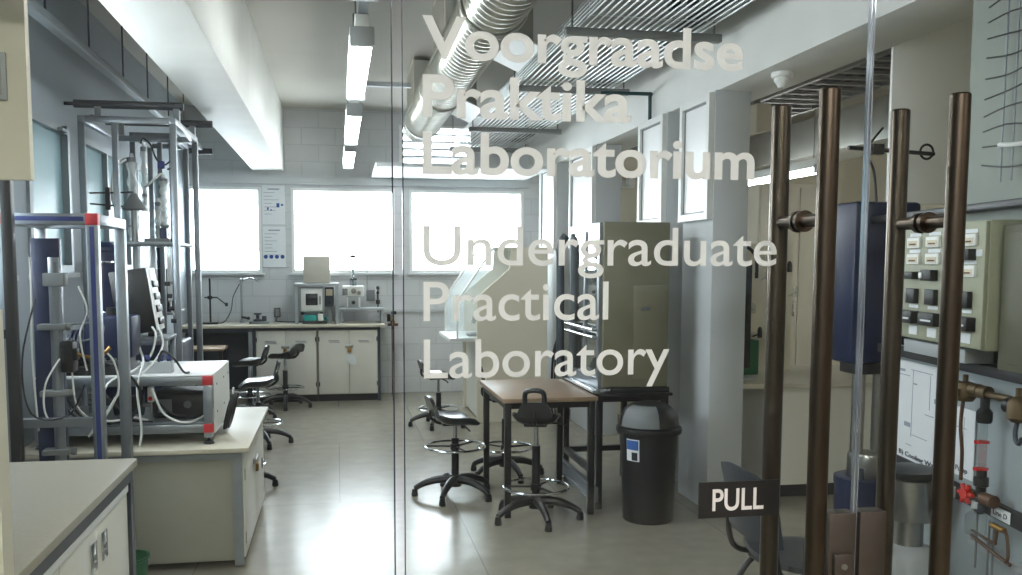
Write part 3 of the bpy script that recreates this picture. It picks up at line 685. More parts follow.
build(MB().box(-1.30, -.93, 5.22, 5.50, 1.165, 1.185, .002), 'shelf', 'alu', t)
for x in (-1.28, -.95):
    for y in (5.24, 5.48): build(alu_bar(MB(), (x, y, 1.0145), (x, y, 1.165), .03), 'leg', 'alu', t)
t = thing('control_box', 'black control box leaning back on the small aluminium stand', 'control box', (-1.08, 5.35, 1.186))
rt = Matrix.Rotation(.14, 3, 'Y').inverted()
mb = MB().box(-1.20, -1.00, 5.28, 5.46, 1.215, 1.575, .008, rot=rt, about=(-1.0, 5.35, 1.215)); build(mb, 'body', 'black', t)
mb = MB().box(-1.0, -.985, 5.285, 5.455, 1.22, 1.57, .003, rot=rt, about=(-1.0, 5.35, 1.215)); fp = build(mb, 'front_panel', 'white', t, 'white front panel')
for z in (1.27, 1.34, 1.41, 1.48):
    build(MB().box(-.985, -.975, 5.30, 5.44, z-.02, z+.02, .003, rot=rt, about=(-1.0, 5.35, 1.215)).cyl((-1.03+.14*(1.5-z)+.07, 5.33, z), (-1.0+.14*(1.5-z)+.07, 5.33, z), .012), 'switch_row', 'black', fp)
build(MB().box(-1.17, -1.13, 5.30, 5.44, 1.186, 1.235).box(-1.05, -1.01, 5.30, 5.44, 1.186, 1.222), 'box_foot', 'black', t)
for i, (pts, m) in enumerate((([(-1.02, 5.27, 1.24), (-.99, 5.20, 1.20), (-1.0, 5.10, 1.10), (-1.05, 4.95, 1.04), (-1.16, 4.82, .98), (-1.2, 4.80, .80), (-1.22, 4.80, .68)], 'cablew'),
              ([(-.99, 5.27, 1.25), (-.95, 5.18, 1.15), (-.97, 4.95, 1.06), (-1.10, 4.83, .94), (-1.18, 4.79, .80)], 'cablew'),
              ([(-.95, 4.86, .95), (-.90, 4.84, .83), (-.83, 4.84, .78), (-.76, 4.86, .77), (-.70, 4.95, .79)], 'cablew'),
              ([(-1.38, 4.86, .96), (-1.33, 4.84, .86), (-1.25, 4.83, .79), (-1.15, 4.84, .775)], 'cableb'),
              ([(-1.02, 5.0, .93), (-.93, 4.93, .86), (-.86, 4.92, .80), (-.80, 4.93, .79)], 'cableb'),
              ([(-1.3, 4.9, 1.12), (-1.18, 4.83, 1.10), (-1.05, 4.83, 1.02), (-1.0, 4.84, .9), (-1.06, 4.84, .79)], 'cableb'),
              ([(-1.12, 5.25, 1.23), (-1.05, 5.1, 1.12), (-1.0, 4.9, 1.08), (-1.02, 4.84, .95), (-1.0, 4.82, .75), (-1.01, 4.8, .66)], 'cablew'))):
    lab = ['thick white tube falling from the black control box over the rig front', 'second white tube falling from the black control box', 'white tube looping inside the right end of the low rig frame', 'black cable at the left end inside the low rig frame', 'black cable beside the black power unit', 'black cable arching from the pump into the low rig frame', 'thin white tube hanging down to the bench edge'][i]
    single(MB().tube(pts, .006 if m == 'cablew' else .007, 8), 'hose' if m == 'cablew' else 'cable', m, lab, 'cable')

# tall frames
def tall_frame(x0, x1, y0, y1, zt, label, shelf=None):
    t = thing('tall_rig_frame', label, 'rig frame', ((x0+x1)/2, (y0+y1)/2, 0), group='tall aluminium rig frames')
    for x in (x0, x1):
        for y in (y0, y1): build(alu_bar(MB(), (x, y, 0), (x, y, zt-.02), .04), 'post', 'alu', t)
        build(alu_bar(MB(), (x, y0-.02, zt), (x, y1+.02, zt), .04), 'rail', 'alu', t)
        build(alu_bar(MB(), (x, y0+.02, .35), (x, y1-.02, .35), .04), 'rail', 'alu', t)
    for y in (y0, y1): build(alu_bar(MB(), (x0+.02, y, zt), (x1-.02, y, zt), .04), 'rail', 'alu', t)
    if shelf: build(MB().box(x0+.06, x1-.0255, y0+.03, y1-.03, shelf-.02, shelf, .003), 'shelf', 'alud', t)
    build(alu_bar(MB(), (x0+.20, y0, .0), (x0+.20, y0, zt-.02), .036), 'inner_post', 'alu', t)
    return t
tall_frame(-1.585, -1.03, 6.17, 7.08, 2.505, 'nearer tall aluminium frame holding the white glassware', 1.735)
tall_frame(-1.56, -1.27, 7.52, 8.2, 2.59, 'farther tall aluminium frame, behind the one holding the glassware', 1.2)
# glassware on the shelf
def column(x, y, z0, z1, r, label, bulbs=5):
    t = thing('glass_column', label, 'glassware', (x, y, z0))
    p = [(0, z0), (r*1.5, z0), (r*1.5, z0+.02), (r, z0+.03)]
    n = bulbs; h = (z1-z0-.06)/n
    for k in range(n):
        b = z0+.03+h*k; p += [(r, b+h*.15), (r*1.45, b+h*.4), (r*1.45, b+h*.6), (r, b+h*.85)]
    p += [(r*.6, z1-.02), (r*.6, z1), (0, z1)]
    build(MB().lathe(p, (x, y, 0), 20), 'glass_body', 'milk', t)
    mb = MB(); pts = []
    N = int((z1-z0)/.012)
    for k in range(N*6): a = k*2*PI/6; pts.append((x+r*.7*math.cos(a), y+r*.7*math.sin(a), z0+.04+(z1-z0-.08)*k/(N*6)))
    mb.tube(pts, .003, 5, smooth=False); build(mb, 'coil', 'cablew', t)
    build(MB().cyl((x, y, z1-.06), (x, y, z1-.03), r*1.3, seg=16).cyl((x, y, z0+.10), (x, y, z0+.12), r*1.3, seg=16), 'clamp_ring', 'midgrey', t)
    return t
column(-1.37, 6.55, 1.736, 2.34, .024, 'tallest coiled glass column on the tall frame shelf')
column(-1.30, 6.60, 1.95, 2.42, .016, 'slim glass condenser with a black cable at its head', 4)
column(-1.16, 6.52, 1.736, 2.20, .022, 'glass column with a stack of bulbs near the right post', 7)
column(-1.23, 6.68, 1.736, 2.05, .018, 'short glass column between the two taller ones', 3)
t = thing('funnel', 'grey inverted cone on a steel stem on the glassware shelf', 'funnel', (-1.35, 6.42, 1.736))
build(MB().lathe([(0, 1.95), (.075, 1.95), (.078, 1.96), (.03, 2.04), (.018, 2.06), (0, 2.06)], (-1.335, 6.42, 0), 24), 'cone', 'midgrey', t)
build(MB().cyl((-1.335, 6.42, 1.736), (-1.335, 6.42, 1.95), .022, seg=16), 'stem', 'steel', t)
t = thing('stirrer_plate', 'blue and steel stirrer plate on the glassware shelf', 'stirrer', (-1.22, 6.4, 1.736))
build(MB().box(-1.26, -1.10, 6.33, 6.46, 1.7355, 1.76, .004), 'base_plate', 'midgrey', t); build(MB().lathe([(0, 1.76), (.03, 1.76), (.045, 1.80), (.045, 1.84), (.02, 1.87), (.02, 1.90), (0, 1.90)], (-1.21, 6.4, 0), 20), 'flask', 'labglass', t); build(MB().box(-1.165, -1.12, 6.35, 6.40, 1.76, 1.83, .004), 'dosing_head', 'blue', t)
build(MB().cyl((-1.10, 6.39, 1.75), (-1.09, 6.39, 1.75), .012), 'knob', 'black', t)
single(MB().cyl((-1.62, 6.45, 2.06), (-1.34, 6.45, 2.07), .006).cyl((-1.62, 6.45, 1.99), (-1.30, 6.45, 1.965), .006).box(-1.52, -1.49, 6.43, 6.47, 1.95, 2.10, .003), 'clamp_arm', 'black', 'pair of black clamp rods reaching to the funnel', 'clamp')
single(MB().tube([(-1.40, 6.52, 2.30), (-1.47, 6.50, 2.22), (-1.49, 6.50, 2.05), (-1.46, 6.5, 1.9), (-1.48, 6.5, 1.75), (-1.42, 6.4, 1.60)], .010, 8), 'hose', 'cablew', 'white hose looping down left of the tallest glass column', 'hose')
single(MB().tube([(-1.28, 6.55, 2.12), (-1.22, 6.5, 2.16), (-1.17, 6.5, 2.20), (-1.14, 6.5, 2.17)], .008, 8), 'hose', 'cablew', 'short white hose arching between two glass columns', 'hose')
t = thing('cable', 'black cable with an inline plug curling from the slim condenser', 'cable', (-1.3, 6.55, 2.4))
build(MB().tube([(-1.31, 6.57, 2.41), (-1.29, 6.55, 2.44), (-1.24, 6.53, 2.40), (-1.20, 6.51, 2.30), (-1.15, 6.5, 2.26), (-1.10, 6.5, 2.29), (-1.09, 6.5, 2.25), (-1.13, 6.5, 2.23)], .006, 8), 'lead', 'cableb', t)
build(MB().box(-1.19, -1.145, 6.485, 6.515, 2.235, 2.285, .004), 'inline_plug', 'slot', t)
for k, (x, y, z0, z1, r, lb_) in enumerate(((-1.34, 6.50, 1.27, 1.714, .020, 'leftmost glass tube hanging under the glassware shelf'), (-1.25, 6.55, 1.20, 1.714, .026, 'thick middle glass tube hanging under the glassware shelf'), (-1.13, 6.48, 1.33, 1.714, .018, 'thin glass tube under the glassware shelf beside the right post'))):
    t = thing('glass_tube', lb_, 'glassware', (x, y, z0))
    build(MB().lathe([(0, z0), (r*.5, z0), (r, z0+.03), (r, z1-.03), (r*.6, z1-.005), (0, z1-.005)], (x, y, 0), 18), 'glass_body', 'milk', t)
    build(MB().cyl((x, y, z0+.12), (x, y, z0+.14), r*1.25, seg=16).box(x-.006, x+.006, y, y+.09, z0+.12, z0+.14), 'clamp', 'midgrey', t)
    build(MB().tube([(x, y, z0+.005), (x+.01, y-.02, z0-.06), (x+.04, y-.05, z0-.10)], .007, 8), 'outlet_tube', 'cablew', t)
t = thing('cable_coil', 'loop of black cable at the right end of the low rig frame', 'cable', (-.62, 5.25, .65))
mb = MB()
for k in range(3): mb.tube([(-.612+.012*k+.025*math.sin(j*PI/8), 5.22+.11*math.cos(j*PI/8), .765+.10*math.sin(j*PI/8)+.004*k) for j in range(16)], .006, 8, closed=True)
build(mb, 'loops', 'cableb', t); build(MB().ring((-.585, 5.22, .865), .03, .005, 'x', 16, 6), 'cable_tie', 'cablew', t)
for i, (pts, m, lb_) in enumerate((([(-1.45, 4.95, .95), (-1.40, 4.84, .90), (-1.30, 4.83, .80), (-1.22, 4.86, .775), (-1.10, 4.9, .772)], 'cableb', 'black cable sagging along the floor of the low rig frame'),
        ([(-1.20, 4.86, .95), (-1.12, 4.84, .86), (-1.06, 4.85, .79), (-.95, 4.86, .775)], 'cableb', 'black cable curving down at the middle of the low rig frame'),
        ([(-1.33, 4.9, .78), (-1.25, 4.86, .80), (-1.15, 4.85, .785), (-1.05, 4.86, .80), (-.98, 4.88, .78)], 'cablew', 'white tube lying wavy in the low rig frame'),
        ([(-.93, 4.95, 1.08), (-.90, 4.9, 1.14), (-.84, 4.88, 1.10), (-.80, 4.9, 1.03), (-.78, 4.95, 1.02)], 'cableb', 'short black lead arching beside the manifold'),
        ([(-1.22, 3.96, 1.45), (-1.27, 3.93, 1.2), (-1.24, 3.92, .98), (-1.10, 3.92, .97), (-1.03, 3.93, 1.1)], 'cableb', 'black lead looping through the left rig frame'),
        ([(-1.06, 3.99, 1.5), (-1.02, 3.96, 1.4), (-1.05, 3.95, 1.3), (-1.03, 3.96, 1.15)], 'cablew', 'thin white tube beside the grey solenoid in the left rig'))):
    single(MB().tube(pts, .006 if pts[0][1] > 4.5 else .0038, 8), 'cable' if m == 'cableb' else 'hose', m, lb_, 'cable')
# blue equipment behind the low frame
t = thing('blue_cabinet', 'dark blue upright equipment box between the rig posts', 'equipment', (-1.2, 6.5, 0))
build(MB().box(-1.56, -1.06, 6.3, 6.9, .376, 1.05, .01), 'body', 'darkblue', t); build(MB().box(-1.54, -1.28, 6.29, 6.3, .6, 1.0, .002), 'front_door', 'blue', t); build(MB().box(-1.30, -1.285, 6.275, 6.29, .75, .85, .003), 'handle', 'chrome', t)
t = thing('blue_column', 'blue cylindrical vessel with clamps behind the first rig frame', 'vessel', (-1.38, 5.8, .65))
build(MB().lathe([(0, .651), (.07, .651), (.07, .67), (.06, .68), (.06, 1.66), (.07, 1.67), (.07, 1.69), (.03, 1.72), (.0, 1.72)], (-1.38, 5.8, 0), 28), 'body', 'blue', t)
for z in (.9, 1.3, 1.6): build(MB().ring((-1.38, 5.8, z), .062, .008, 'z', 28, 8).box(-1.33, -1.27, 5.78, 5.82, z-.012, z+.012), 'hose_clamp', 'chrome', t)
t = thing('instrument', 'dark blue instrument with fittings on the farther frame shelf', 'instrument', (-1.4, 7.85, 1.2))
build(MB().box(-1.49, -1.305, 7.62, 8.0, 1.201, 1.55, .01), 'body', 'darkblue', t); build(MB().box(-1.48, -1.315, 7.61, 7.62, 1.25, 1.5, .002), 'front_panel', 'black', t)
build(MB().cyl((-1.44, 7.8, 1.55), (-1.44, 7.8, 1.72), .02).cyl((-1.36, 7.8, 1.55), (-1.36, 7.8, 1.65), .015), 'fitting', 'blue', t)
# wooden side table seen behind the frames
t = thing('side_table', 'small brown topped table behind the tall frames', 'table', (-1.45, 10.05, 0))
build(MB().box(-1.70, -1.20, 9.86, 10.30, .665, .69, .003), 'tabletop', 'wood', t)
for x in (-1.67, -1.23):
    for y in (9.89, 10.27): build(MB().box(x-.018, x+.018, y-.018, y+.018, 0, .665), 'leg', 'blacksteel', t)
# ------------------------------------------------------------------ laboratory stools
def make_stool(loc, rz, hs, hr, label, arm0=0.0, loop=False, backh=.15, Rb=.29, ss=.76):
    """seat faces local +X, backrest on -X; hs seat height, hr foot ring height"""
    t = thing('lab_stool', label, 'stool', loc, rz, 'black laboratory stools')
    L = dict(local=True)
    base = MB()
    base.lathe([(0, .07), (.045, .07), (.05, .10), (.036, .15), (0, .15)], seg=20)
    for k in range(5):
        a = arm0+2*PI*k/5; c, s = math.cos(a), math.sin(a)
        base.tube([(.02*c, .02*s, .118), (.13*c, .13*s, .112), (.22*c, .22*s, .085), ((Rb-.012)*c, (Rb-.012)*s, .052)], [.030, .029, .029, .028, .028, .027, .026, .025, .024, .023, .022, .021, .02, .02, .019, .019], 8)
    b = build(base, 'star_base', 'black', t, **L)
    for k in range(5):
        a = arm0+2*PI*k/5; c, s = (Rb-.012)*math.cos(a), (Rb-.012)*math.sin(a)
        build(MB().lathe([(0, 0), (.022, 0), (.024, .012), (.018, .05), (0, .055)], (c, s, 0), 14), 'glide_foot', 'black', b, **L)
    zc = max(hr+.06, hs-.19)
    build(MB().cyl((0, 0, .13), (0, 0, zc), .026, seg=18), 'column', 'black', t, **L)
    build(MB().cyl((0, 0, zc), (0, 0, hs-.045), .014, seg=16), 'gas_piston', 'chrome', t, **L)
    build(MB().ring((0, 0, hr), .205, .0085, 'z', 40, 8), 'foot_ring', 'chrome', t, **L)
    sp = MB().cyl((0, 0, hr-.02), (0, 0, hr+.02), .034, seg=18)
    for k in range(3):
        a = arm0+.3+2*PI*k/3; sp.cyl((.03*math.cos(a), .03*math.sin(a), hr), (.203*math.cos(a), .203*math.sin(a), hr), .007, seg=8)
    build(sp, 'ring_hub', 'black', t, **L)
    m = MB().box(-.10, .08, -.07, .07, hs-.055, hs-.035, .004)
    m.tube([(.02, -.05, hs-.05), (.04, -.15, hs-.055), (.05, -.20, hs-.07)], .006, 8)
    build(m, 'lever_mount', 'blacksteel', t, **L)
    # sculpted seat: a grid with a waterfall front and raised sides
    st = MB(); nu, nv = 10, 10; G = []
    for top in (0, 1):
        R = []
        for i in range(nu+1):
            row = []
            for j in range(nv+1):
                u = -1+2*i/nu; v = -1+2*j/nv
                a = 1-.12*max(0, u)**2
                sx = u*math.sqrt(1-.28*v*v)*.205*ss; sy = v*math.sqrt(1-.30*u*u)*.215*a*ss
                z = hs+.012*v*v-.045*max(0, u)**3+.02*max(0, -u)**3-.012*(1-u*u)*(1-v*v)
                if not top: z -= .034*(1-max(abs(u), abs(v))**6)+.012
                row.append(st.bm.verts.new((sx+.01, sy, z)))
            R.append(row)
        G.append(R)
    for top in (0, 1):
        for i in range(nu):
            for j in range(nv):
                f = (G[top][i][j], G[top][i+1][j], G[top][i+1][j+1], G[top][i][j+1]); st.bm.faces.new(f if top else f[::-1])
    edge = [(i, 0) for i in range(nu)]+[(nu, j) for j in range(nv)]+[(i, nv) for i in range(nu, 0, -1)]+[(0, j) for j in range(nv, 0, -1)]
    for k in range(len(edge)):
        a, b2 = edge[k], edge[(k+1) % len(edge)]
        st.bm.faces.new((G[0][a[0]][a[1]], G[0][b2[0]][b2[1]], G[1][b2[0]][b2[1]], G[1][a[0]][a[1]]))
    build(st, 'seat', 'seat', t, **L)
    # backrest: curved pad, with a hand loop on the taller ones
    bk = MB(); z0 = hs+.015; H = backh
    W = .105 if loop else .125; B0 = -.185*ss-.01
    def bx(z, y): return B0-.035*((z-z0)/H)+.30*y*y
    if loop:
        prof = [(-W, 0), (-W*.95, .35), (-W*.62, .55), (-W*.55, .92), (-W*.45, 1.0), (W*.45, 1.0), (W*.55, .92), (W*.62, .55), (W*.95, .35), (W, 0)]
        hole = [(-W*.34, .62), (-W*.30, .82), (W*.30, .82), (W*.34, .62)]
        def P(y, q, d): z = z0+q*H; return Vector((bx(z, y)+d, y, z))
        # body below loop + loop as thick tube
        low = [p for p in prof if p[1] <= .56]
        N = 12
        rows = []
        for q in [0, .15, .3, .42, .54]:
            hw = W*(1-.38*max(0, (q-.2))/.36)
            rows.append([(hw*(-1+2*k/N), q) for k in range(N+1)])
        V = [[[bk.bm.verts.new(P(y, q, d)) for y, q in r] for r in rows] for d in (-.014, .014)]
        for d in (0, 1):
            for i in range(len(rows)-1):
                for k in range(N): bk.bm.faces.new((V[d][i][k], V[d][i][k+1], V[d][i+1][k+1], V[d][i+1][k]))
        n = len(rows)-1
        per = [(0, k) for k in range(N)]+[(i, N) for i in range(n)]+[(n, k) for k in range(N, 0, -1)]+[(i, 0) for i in range(n, 0, -1)]
        for k in range(len(per)):
            a, b2 = per[k], per[(k+1) % len(per)]
            bk.bm.faces.new((V[0][a[0]][a[1]], V[0][b2[0]][b2[1]], V[1][b2[0]][b2[1]], V[1][a[0]][a[1]]))
        bk.tube([P(-W*.55, .48, 0), P(-W*.56, .72, 0), P(-W*.46, .92, 0), P(0, .98, 0), P(W*.46, .92, 0), P(W*.56, .72, 0), P(W*.55, .48, 0)], .016, 10)
    else:
        nv, nh = 12, 6; V = []
        for d in (-.012, .012):
            V.append([[bk.bm.verts.new((bx(z0+H*i/nh, (W*(1-.25*(i/nh)**3))*(-1+2*k/nv))+d, (W*(1-.25*(i/nh)**3))*(-1+2*k/nv), z0+H*i/nh-.02*(abs(-1+2*k/nv)**3)*(i/nh))) for k in range(nv+1)] for i in range(nh+1)])
        for d in (0, 1):
            for i in range(nh):
                for k in range(nv): bk.bm.faces.new((V[d][i][k], V[d][i][k+1], V[d][i+1][k+1], V[d][i+1][k]))
        per = [(0, k) for k in range(nv)]+[(i, nv) for i in range(nh)]+[(nh, k) for k in range(nv, 0, -1)]+[(i, 0) for i in range(nh, 0, -1)]
        for k in range(len(per)):
            a, b2 = per[k], per[(k+1) % len(per)]
            bk.bm.faces.new((V[0][a[0]][a[1]], V[0][b2[0]][b2[1]], V[1][b2[0]][b2[1]], V[1][a[0]][a[1]]))
    build(bk, 'backrest', 'seat', t, **L)
    build(MB().tube([(-.05, 0, hs-.045), (B0+.03, 0, hs-.04), (B0-.02, 0, hs), (B0-.02, 0, hs+.05)], .011, 10), 'backrest_bar', 'blacksteel', t, **L)
    return t
make_stool((.785, 6.06, 0), .12, .555, .345, 'low black stool standing clear in the aisle left of the wooden topped table', .38, backh=.13)
make_stool((1.212, 5.42, 0), 1.28, .655, .205, 'black stool with a looped back in front of the wooden topped table', math.radians(200), loop=True, backh=.17, ss=.70)
make_stool((1.235, 6.60, 0), -.12, .62, .215, 'black stool half hidden behind the wooden topped table', .05, backh=.20)
make_stool((.97, 8.75, 0), .1, .52, .17, 'farthest black stool on the right of the aisle, by the block wall', .5, backh=.12)
make_stool((-.58, 10.17, 0), 2.6, .60, .22, 'black stool standing in front of the white back bench doors', .9, backh=.1)
make_stool((-.90, 9.5, 0), PI-.1, .60, .24, 'black stool with curved back, left of the stool at the back bench doors', .3, backh=.14)
make_stool((-.70, 8.1, 0), PI+.1, .565, .19, 'black stool beyond the low rig bench, its curved back to the aisle', .62, backh=.16)
make_stool((-.72, 6.45, 0), PI, .47, .19, 'black stool nearly hidden by the low rig bench, only its feet showing', .95, backh=.1)

# ------------------------------------------------------------------ back bench
single(MB().box(-1.73, .54, 10.42, 11.07, .865, .895, .004), 'worktop', 'top', 'long pale worktop of the bench under the back windows', 'worktop')
for i, (x0, x1) in enumerate(((-.95, -.235), (-.23, .485))):
    t = thing('base_cabinet', ['left white two door cabinet under the back bench', 'right white two door cabinet under the back bench, with a paper on its lock'][i], 'cabinet', ((x0+x1)/2, 10.8, 0), group='white cabinets under the back bench')
    build(MB().box(x0, x1, 10.51, 11.05, .08, .84), 'body', 'panel', t)
    build(MB().box(x0, x1, 10.54, 11.04, 0, .08), 'kickboard', 'kick', t)
    build(MB().box(x0, x1, 10.48, 10.51, .835, .864).box(x0 if i == 0 else x1-.03, (x0+.03) if i == 0 else x1, 10.49, 10.51, 0, .84), 'steel_frame', 'dark', t)
    xm = (x0+x1)/2
    for k, (a, b) in enumerate(((x0+.035 if i == 0 else x0+.012, xm-.002), (xm+.002, x1-.012 if i == 0 else x1-.035))):
        d = build(MB().box(a, b, 10.485, 10.51, .09, .825, .003), 'cabinet_door', 'door', t)
        hx = (a+b)/2
        build(MB().box(hx-.06, hx+.06, 10.478, 10.486, .70, .712, .001).box(hx-.05, hx+.07, 10.478, 10.486, .685, .692), 'finger_pull', 'grey', d)
        for z in (.18, .70): build(MB().cyl((a+.004 if k == 0 else b-.004, 10.483, z), (a+.004 if k == 0 else b-.004, 10.483, z+.05), .006, seg=8), 'hinge', 'dark', d)
    h = build(MB().box(xm-.045, xm+.045, 10.470, 10.486, .625, .655, .003), 'hasp', 'steel', t)
    build(MB().box(xm-.02, xm+.02, 10.455, 10.472, .57, .625, .004), 'padlock', 'brass', h)
    if i == 1: build(MB().prism([(xm-.05, .50), (xm+.03, .42), (xm+.085, .44), (xm+.07, .53), (xm-.02, .56)], 10.448, 10.453), 'paper_tag', 'paper', h, 'white paper hanging from the lock')
t = thing('bench_support', 'grey steel leg frame under the left end of the back bench', 'support', (-1.4, 10.8, 0))
for x in (-1.70, -.975):
    for y in (10.47, 11.02): build(MB().box(x-.02, x+.02, y-.02, y+.02, 0, .82), 'leg', 'alud', t)
build(MB().box(-1.72, -.955, 10.45, 10.49, .82, .862), 'rail', 'dark', t)
build(MB().box(-1.68, -.98, 10.98, 10.99, .1, .82), 'back_panel', 'dark', t)
Z = .8955
t = thing('retort_stand', 'tall black retort stand at the left end of the back bench', 'stand', (-1.44, 10.75, Z))
build(MB().box(-1.53, -1.35, 10.68, 10.82, Z, Z+.02, .003), 'base', 'blacksteel', t); build(MB().cyl((-1.44, 10.75, Z+.02), (-1.44, 10.75, 1.42), .011), 'rod', 'blacksteel', t)
build(MB().cyl((-1.50, 10.74, 1.20), (-1.36, 10.74, 1.20), .008).cyl((-1.36, 10.74, 1.20), (-1.26, 10.72, 1.12), .007).box(-1.465, -1.415, 10.725, 10.775, 1.18, 1.22, .003).box(-1.27, -1.24, 10.70, 10.74, 1.10, 1.14, .004), 'boss_clamp', 'black', t)
t = thing('laboratory_tap', 'tall gooseneck tap standing on the back bench', 'tap', (-1.11, 10.95, Z))
build(MB().lathe([(0, Z), (.03, Z), (.03, Z+.015), (.014, Z+.03), (.012, 1.36), (.02, 1.37), (.02, 1.41), (0, 1.42)], (-1.11, 10.95, 0), 18), 'pillar', 'alud', t)
build(MB().tube([(-1.11, 10.95, 1.34), (-1.08, 10.9, 1.40), (-.98, 10.8, 1.42), (-.90, 10.75, 1.38)], .009, 8), 'spout', 'chrome', t)
build(MB().cyl((-1.11, 10.95, .96), (-1.04, 10.9, .95), .014).sphere((-1.03, 10.89, .95), .02), 'tap_handle', 'black', t)
build(MB().tube([(-1.13, 10.95, 1.35), (-1.20, 10.9, 1.2), (-1.22, 10.85, 1.05), (-1.28, 10.8, .93), (-1.33, 10.7, .905)], .006, 6), 'hose', 'cableb', t)
t = thing('hotplate', 'small dark burner plate on the back bench between tap and steel stand', 'hotplate', (-.90, 10.7, Z))
build(MB().box(-1.0, -.78, 10.62, 10.80, Z, Z+.03, .006), 'base', 'midgrey', t); build(MB().lathe([(0, Z+.03), (.05, Z+.03), (.05, Z+.05), (.02, Z+.06), (.02, Z+.10), (.045, Z+.11), (.045, Z+.125), (0, Z+.125)], (-.91, 10.71, 0), 20).box(-.86, -.81, 10.68, 10.74, Z+.03, Z+.09, .004), 'burner_head', 'dark', t); build(MB().cyl((-.98, 10.62, Z+.015), (-.98, 10.605, Z+.015), .01), 'knob', 'black', t)
t = thing('power_socket', 'black socket box on the block wall left of the steel stand', 'socket', (-.71, BY, 1.0))
build(MB().box(-.745, -.675, BY-.045, BY, .95, 1.06, .005), 'box', 'black', t); build(MB().box(-.735, -.685, BY-.049, BY-.044, .96, 1.05, .002), 'cover', 'midgrey', t)
single(MB().tube([(-.71, 11.05, .95), (-.72, 10.98, .91), (-.60, 10.9, .903), (-.45, 10.85, .903), (-.33, 10.8, .905)], .006, 6), 'power_cable', 'cableb', 'black lead running along the back bench from the socket box', 'cable')
# steel stand with instruments
t = thing('steel_stand', 'steel framed stand with a shelf on the back bench', 'stand', (-.22, 10.75, Z))
build(MB().box(-.49, .02, 10.58, 10.95, 1.335, 1.365, .003), 'shelf', 'grey', t)
for x in (-.465, -.005):
    for y in (10.6, 10.93): build(MB().box(x-.018, x+.018, y-.018, y+.018, Z, 1.335), 'leg', 'alud', t)
single(MB().box(-.385, -.08, 10.62, 10.9, 1.366, 1.675, .012), 'storage_box', 'cardboard', 'beige box on top of the steel stand, before the window', 'box')
t = thing('drying_oven', 'pale grey oven with a dark window under the steel stand shelf', 'oven', (-.29, 10.75, 1.0))
build(MB().box(-.43, -.155, 10.63, 10.9, 1.03, 1.318, .008), 'body', 'grey', t); d = build(MB().box(-.415, -.175, 10.615, 10.63, 1.045, 1.305, .006), 'oven_door', 'white', t)
build(MB().box(-.36, -.225, 10.61, 10.616, 1.11, 1.245, .004), 'oven_window', 'screen', d); build(MB().box(-.205, -.19, 10.595, 10.615, 1.12, 1.22, .003), 'handle', 'midgrey', d)
build(MB().box(-.42, -.385, 10.63, 10.9, 1.0, 1.03).box(-.20, -.165, 10.63, 10.9, 1.0, 1.03), 'foot', 'black', t)
t = thing('bath_circulator', 'teal and black water bath unit under the pale oven', 'water bath', (-.27, 10.7, Z))
build(MB().box(-.40, -.12, 10.60, 10.86, Z, Z+.035, .004), 'base', 'black', t); build(MB().box(-.385, -.24, 10.595, 10.84, Z+.035, Z+.10, .006).box(-.24, -.115, 10.62, 10.84, Z+.035, Z+.08, .006), 'housing', 'teal', t)
build(MB().box(-.225, -.165, 10.585, 10.62, Z+.035, Z+.115, .006), 'control_head', 'white', t); build(MB().cyl((-.14, 10.62, Z+.06), (-.14, 10.605, Z+.06), .014), 'knob', 'black', t)
t = thing('meter_box', 'dark meter with a pale dial to the right of the oven', 'meter', (-.1, 10.75, 1.1))
build(MB().box(-.145, -.04, 10.66, 10.80, 1.09, 1.315, .006), 'body', 'dark', t); build(MB().box(-.13, -.055, 10.653, 10.66, 1.22, 1.295, .002), 'dial', 'amber', t); build(MB().cyl((-.092, 10.66, 1.14), (-.092, 10.648, 1.14), .018), 'knob', 'black', t)
build(MB().box(-.12, -.065, 10.70, 10.76, Z, 1.09), 'stem', 'midgrey', t)
t = thing('low_shelf', 'low white two legged shelf at the right end of the back bench', 'shelf', (.27, 10.8, Z))
build(MB().box(.03, .545, 10.66, 10.96, 1.045, 1.07, .003), 'shelf_board', 'grey', t)
for x in (.05, .52): build(MB().box(x-.015, x+.015, 10.67, 10.95, Z, 1.045), 'leg', 'alud', t)
t = thing('evaporator', 'pale rotary evaporator with a round flask standing on the low white shelf', 'instrument', (.18, 10.8, 1.07))
build(MB().box(.10, .27, 10.72, 10.9, 1.0705, 1.21, .006), 'base', 'grey', t); build(MB().box(.105, .125, 10.715, 10.72, 1.08, 1.20).box(.245, .265, 10.715, 10.72, 1.08, 1.20), 'trim', 'white', t)
build(MB().cyl((.185, 10.72, 1.135), (.185, 10.705, 1.135), .022), 'dial', 'black', t)
build(MB().box(.06, .31, 10.70, 10.9, 1.21, 1.33, .008), 'upper_body', 'white', t)
build(MB().box(.06, .12, 10.69, 10.70, 1.22, 1.30, .003), 'pump_block', 'midgrey', t); build(MB().cyl((.19, 10.70, 1.27), (.19, 10.68, 1.27), .03).cyl((.25, 10.70, 1.25), (.25, 10.68, 1.25), .022), 'gauge', 'chrome', t)
build(MB().cyl((.185, 10.8, 1.33), (.185, 10.8, 1.76), .012).lathe([(.0, 1.33), (.04, 1.33), (.04, 1.40), (.02, 1.44), (.02, 1.6), (0, 1.62)], (.185, 10.8, 0), 18), 'condenser', 'flask', t)
build(MB().sphere((.185, 10.8, 1.84), .066).cyl((.185, 10.8, 1.76), (.185, 10.8, 1.79), .02), 'round_flask', 'flask', t); build(MB().box(.15, .22, 10.77, 10.83, 1.66, 1.69, .003).box(.15, .23, 10.77, 10.83, 1.40, 1.42, .003), 'clamp', 'black', t)
t = thing('gas_valves', 'chain of small dark gas valves on the block wall right of the low shelf', 'valve', (.48, BY, 1.2))
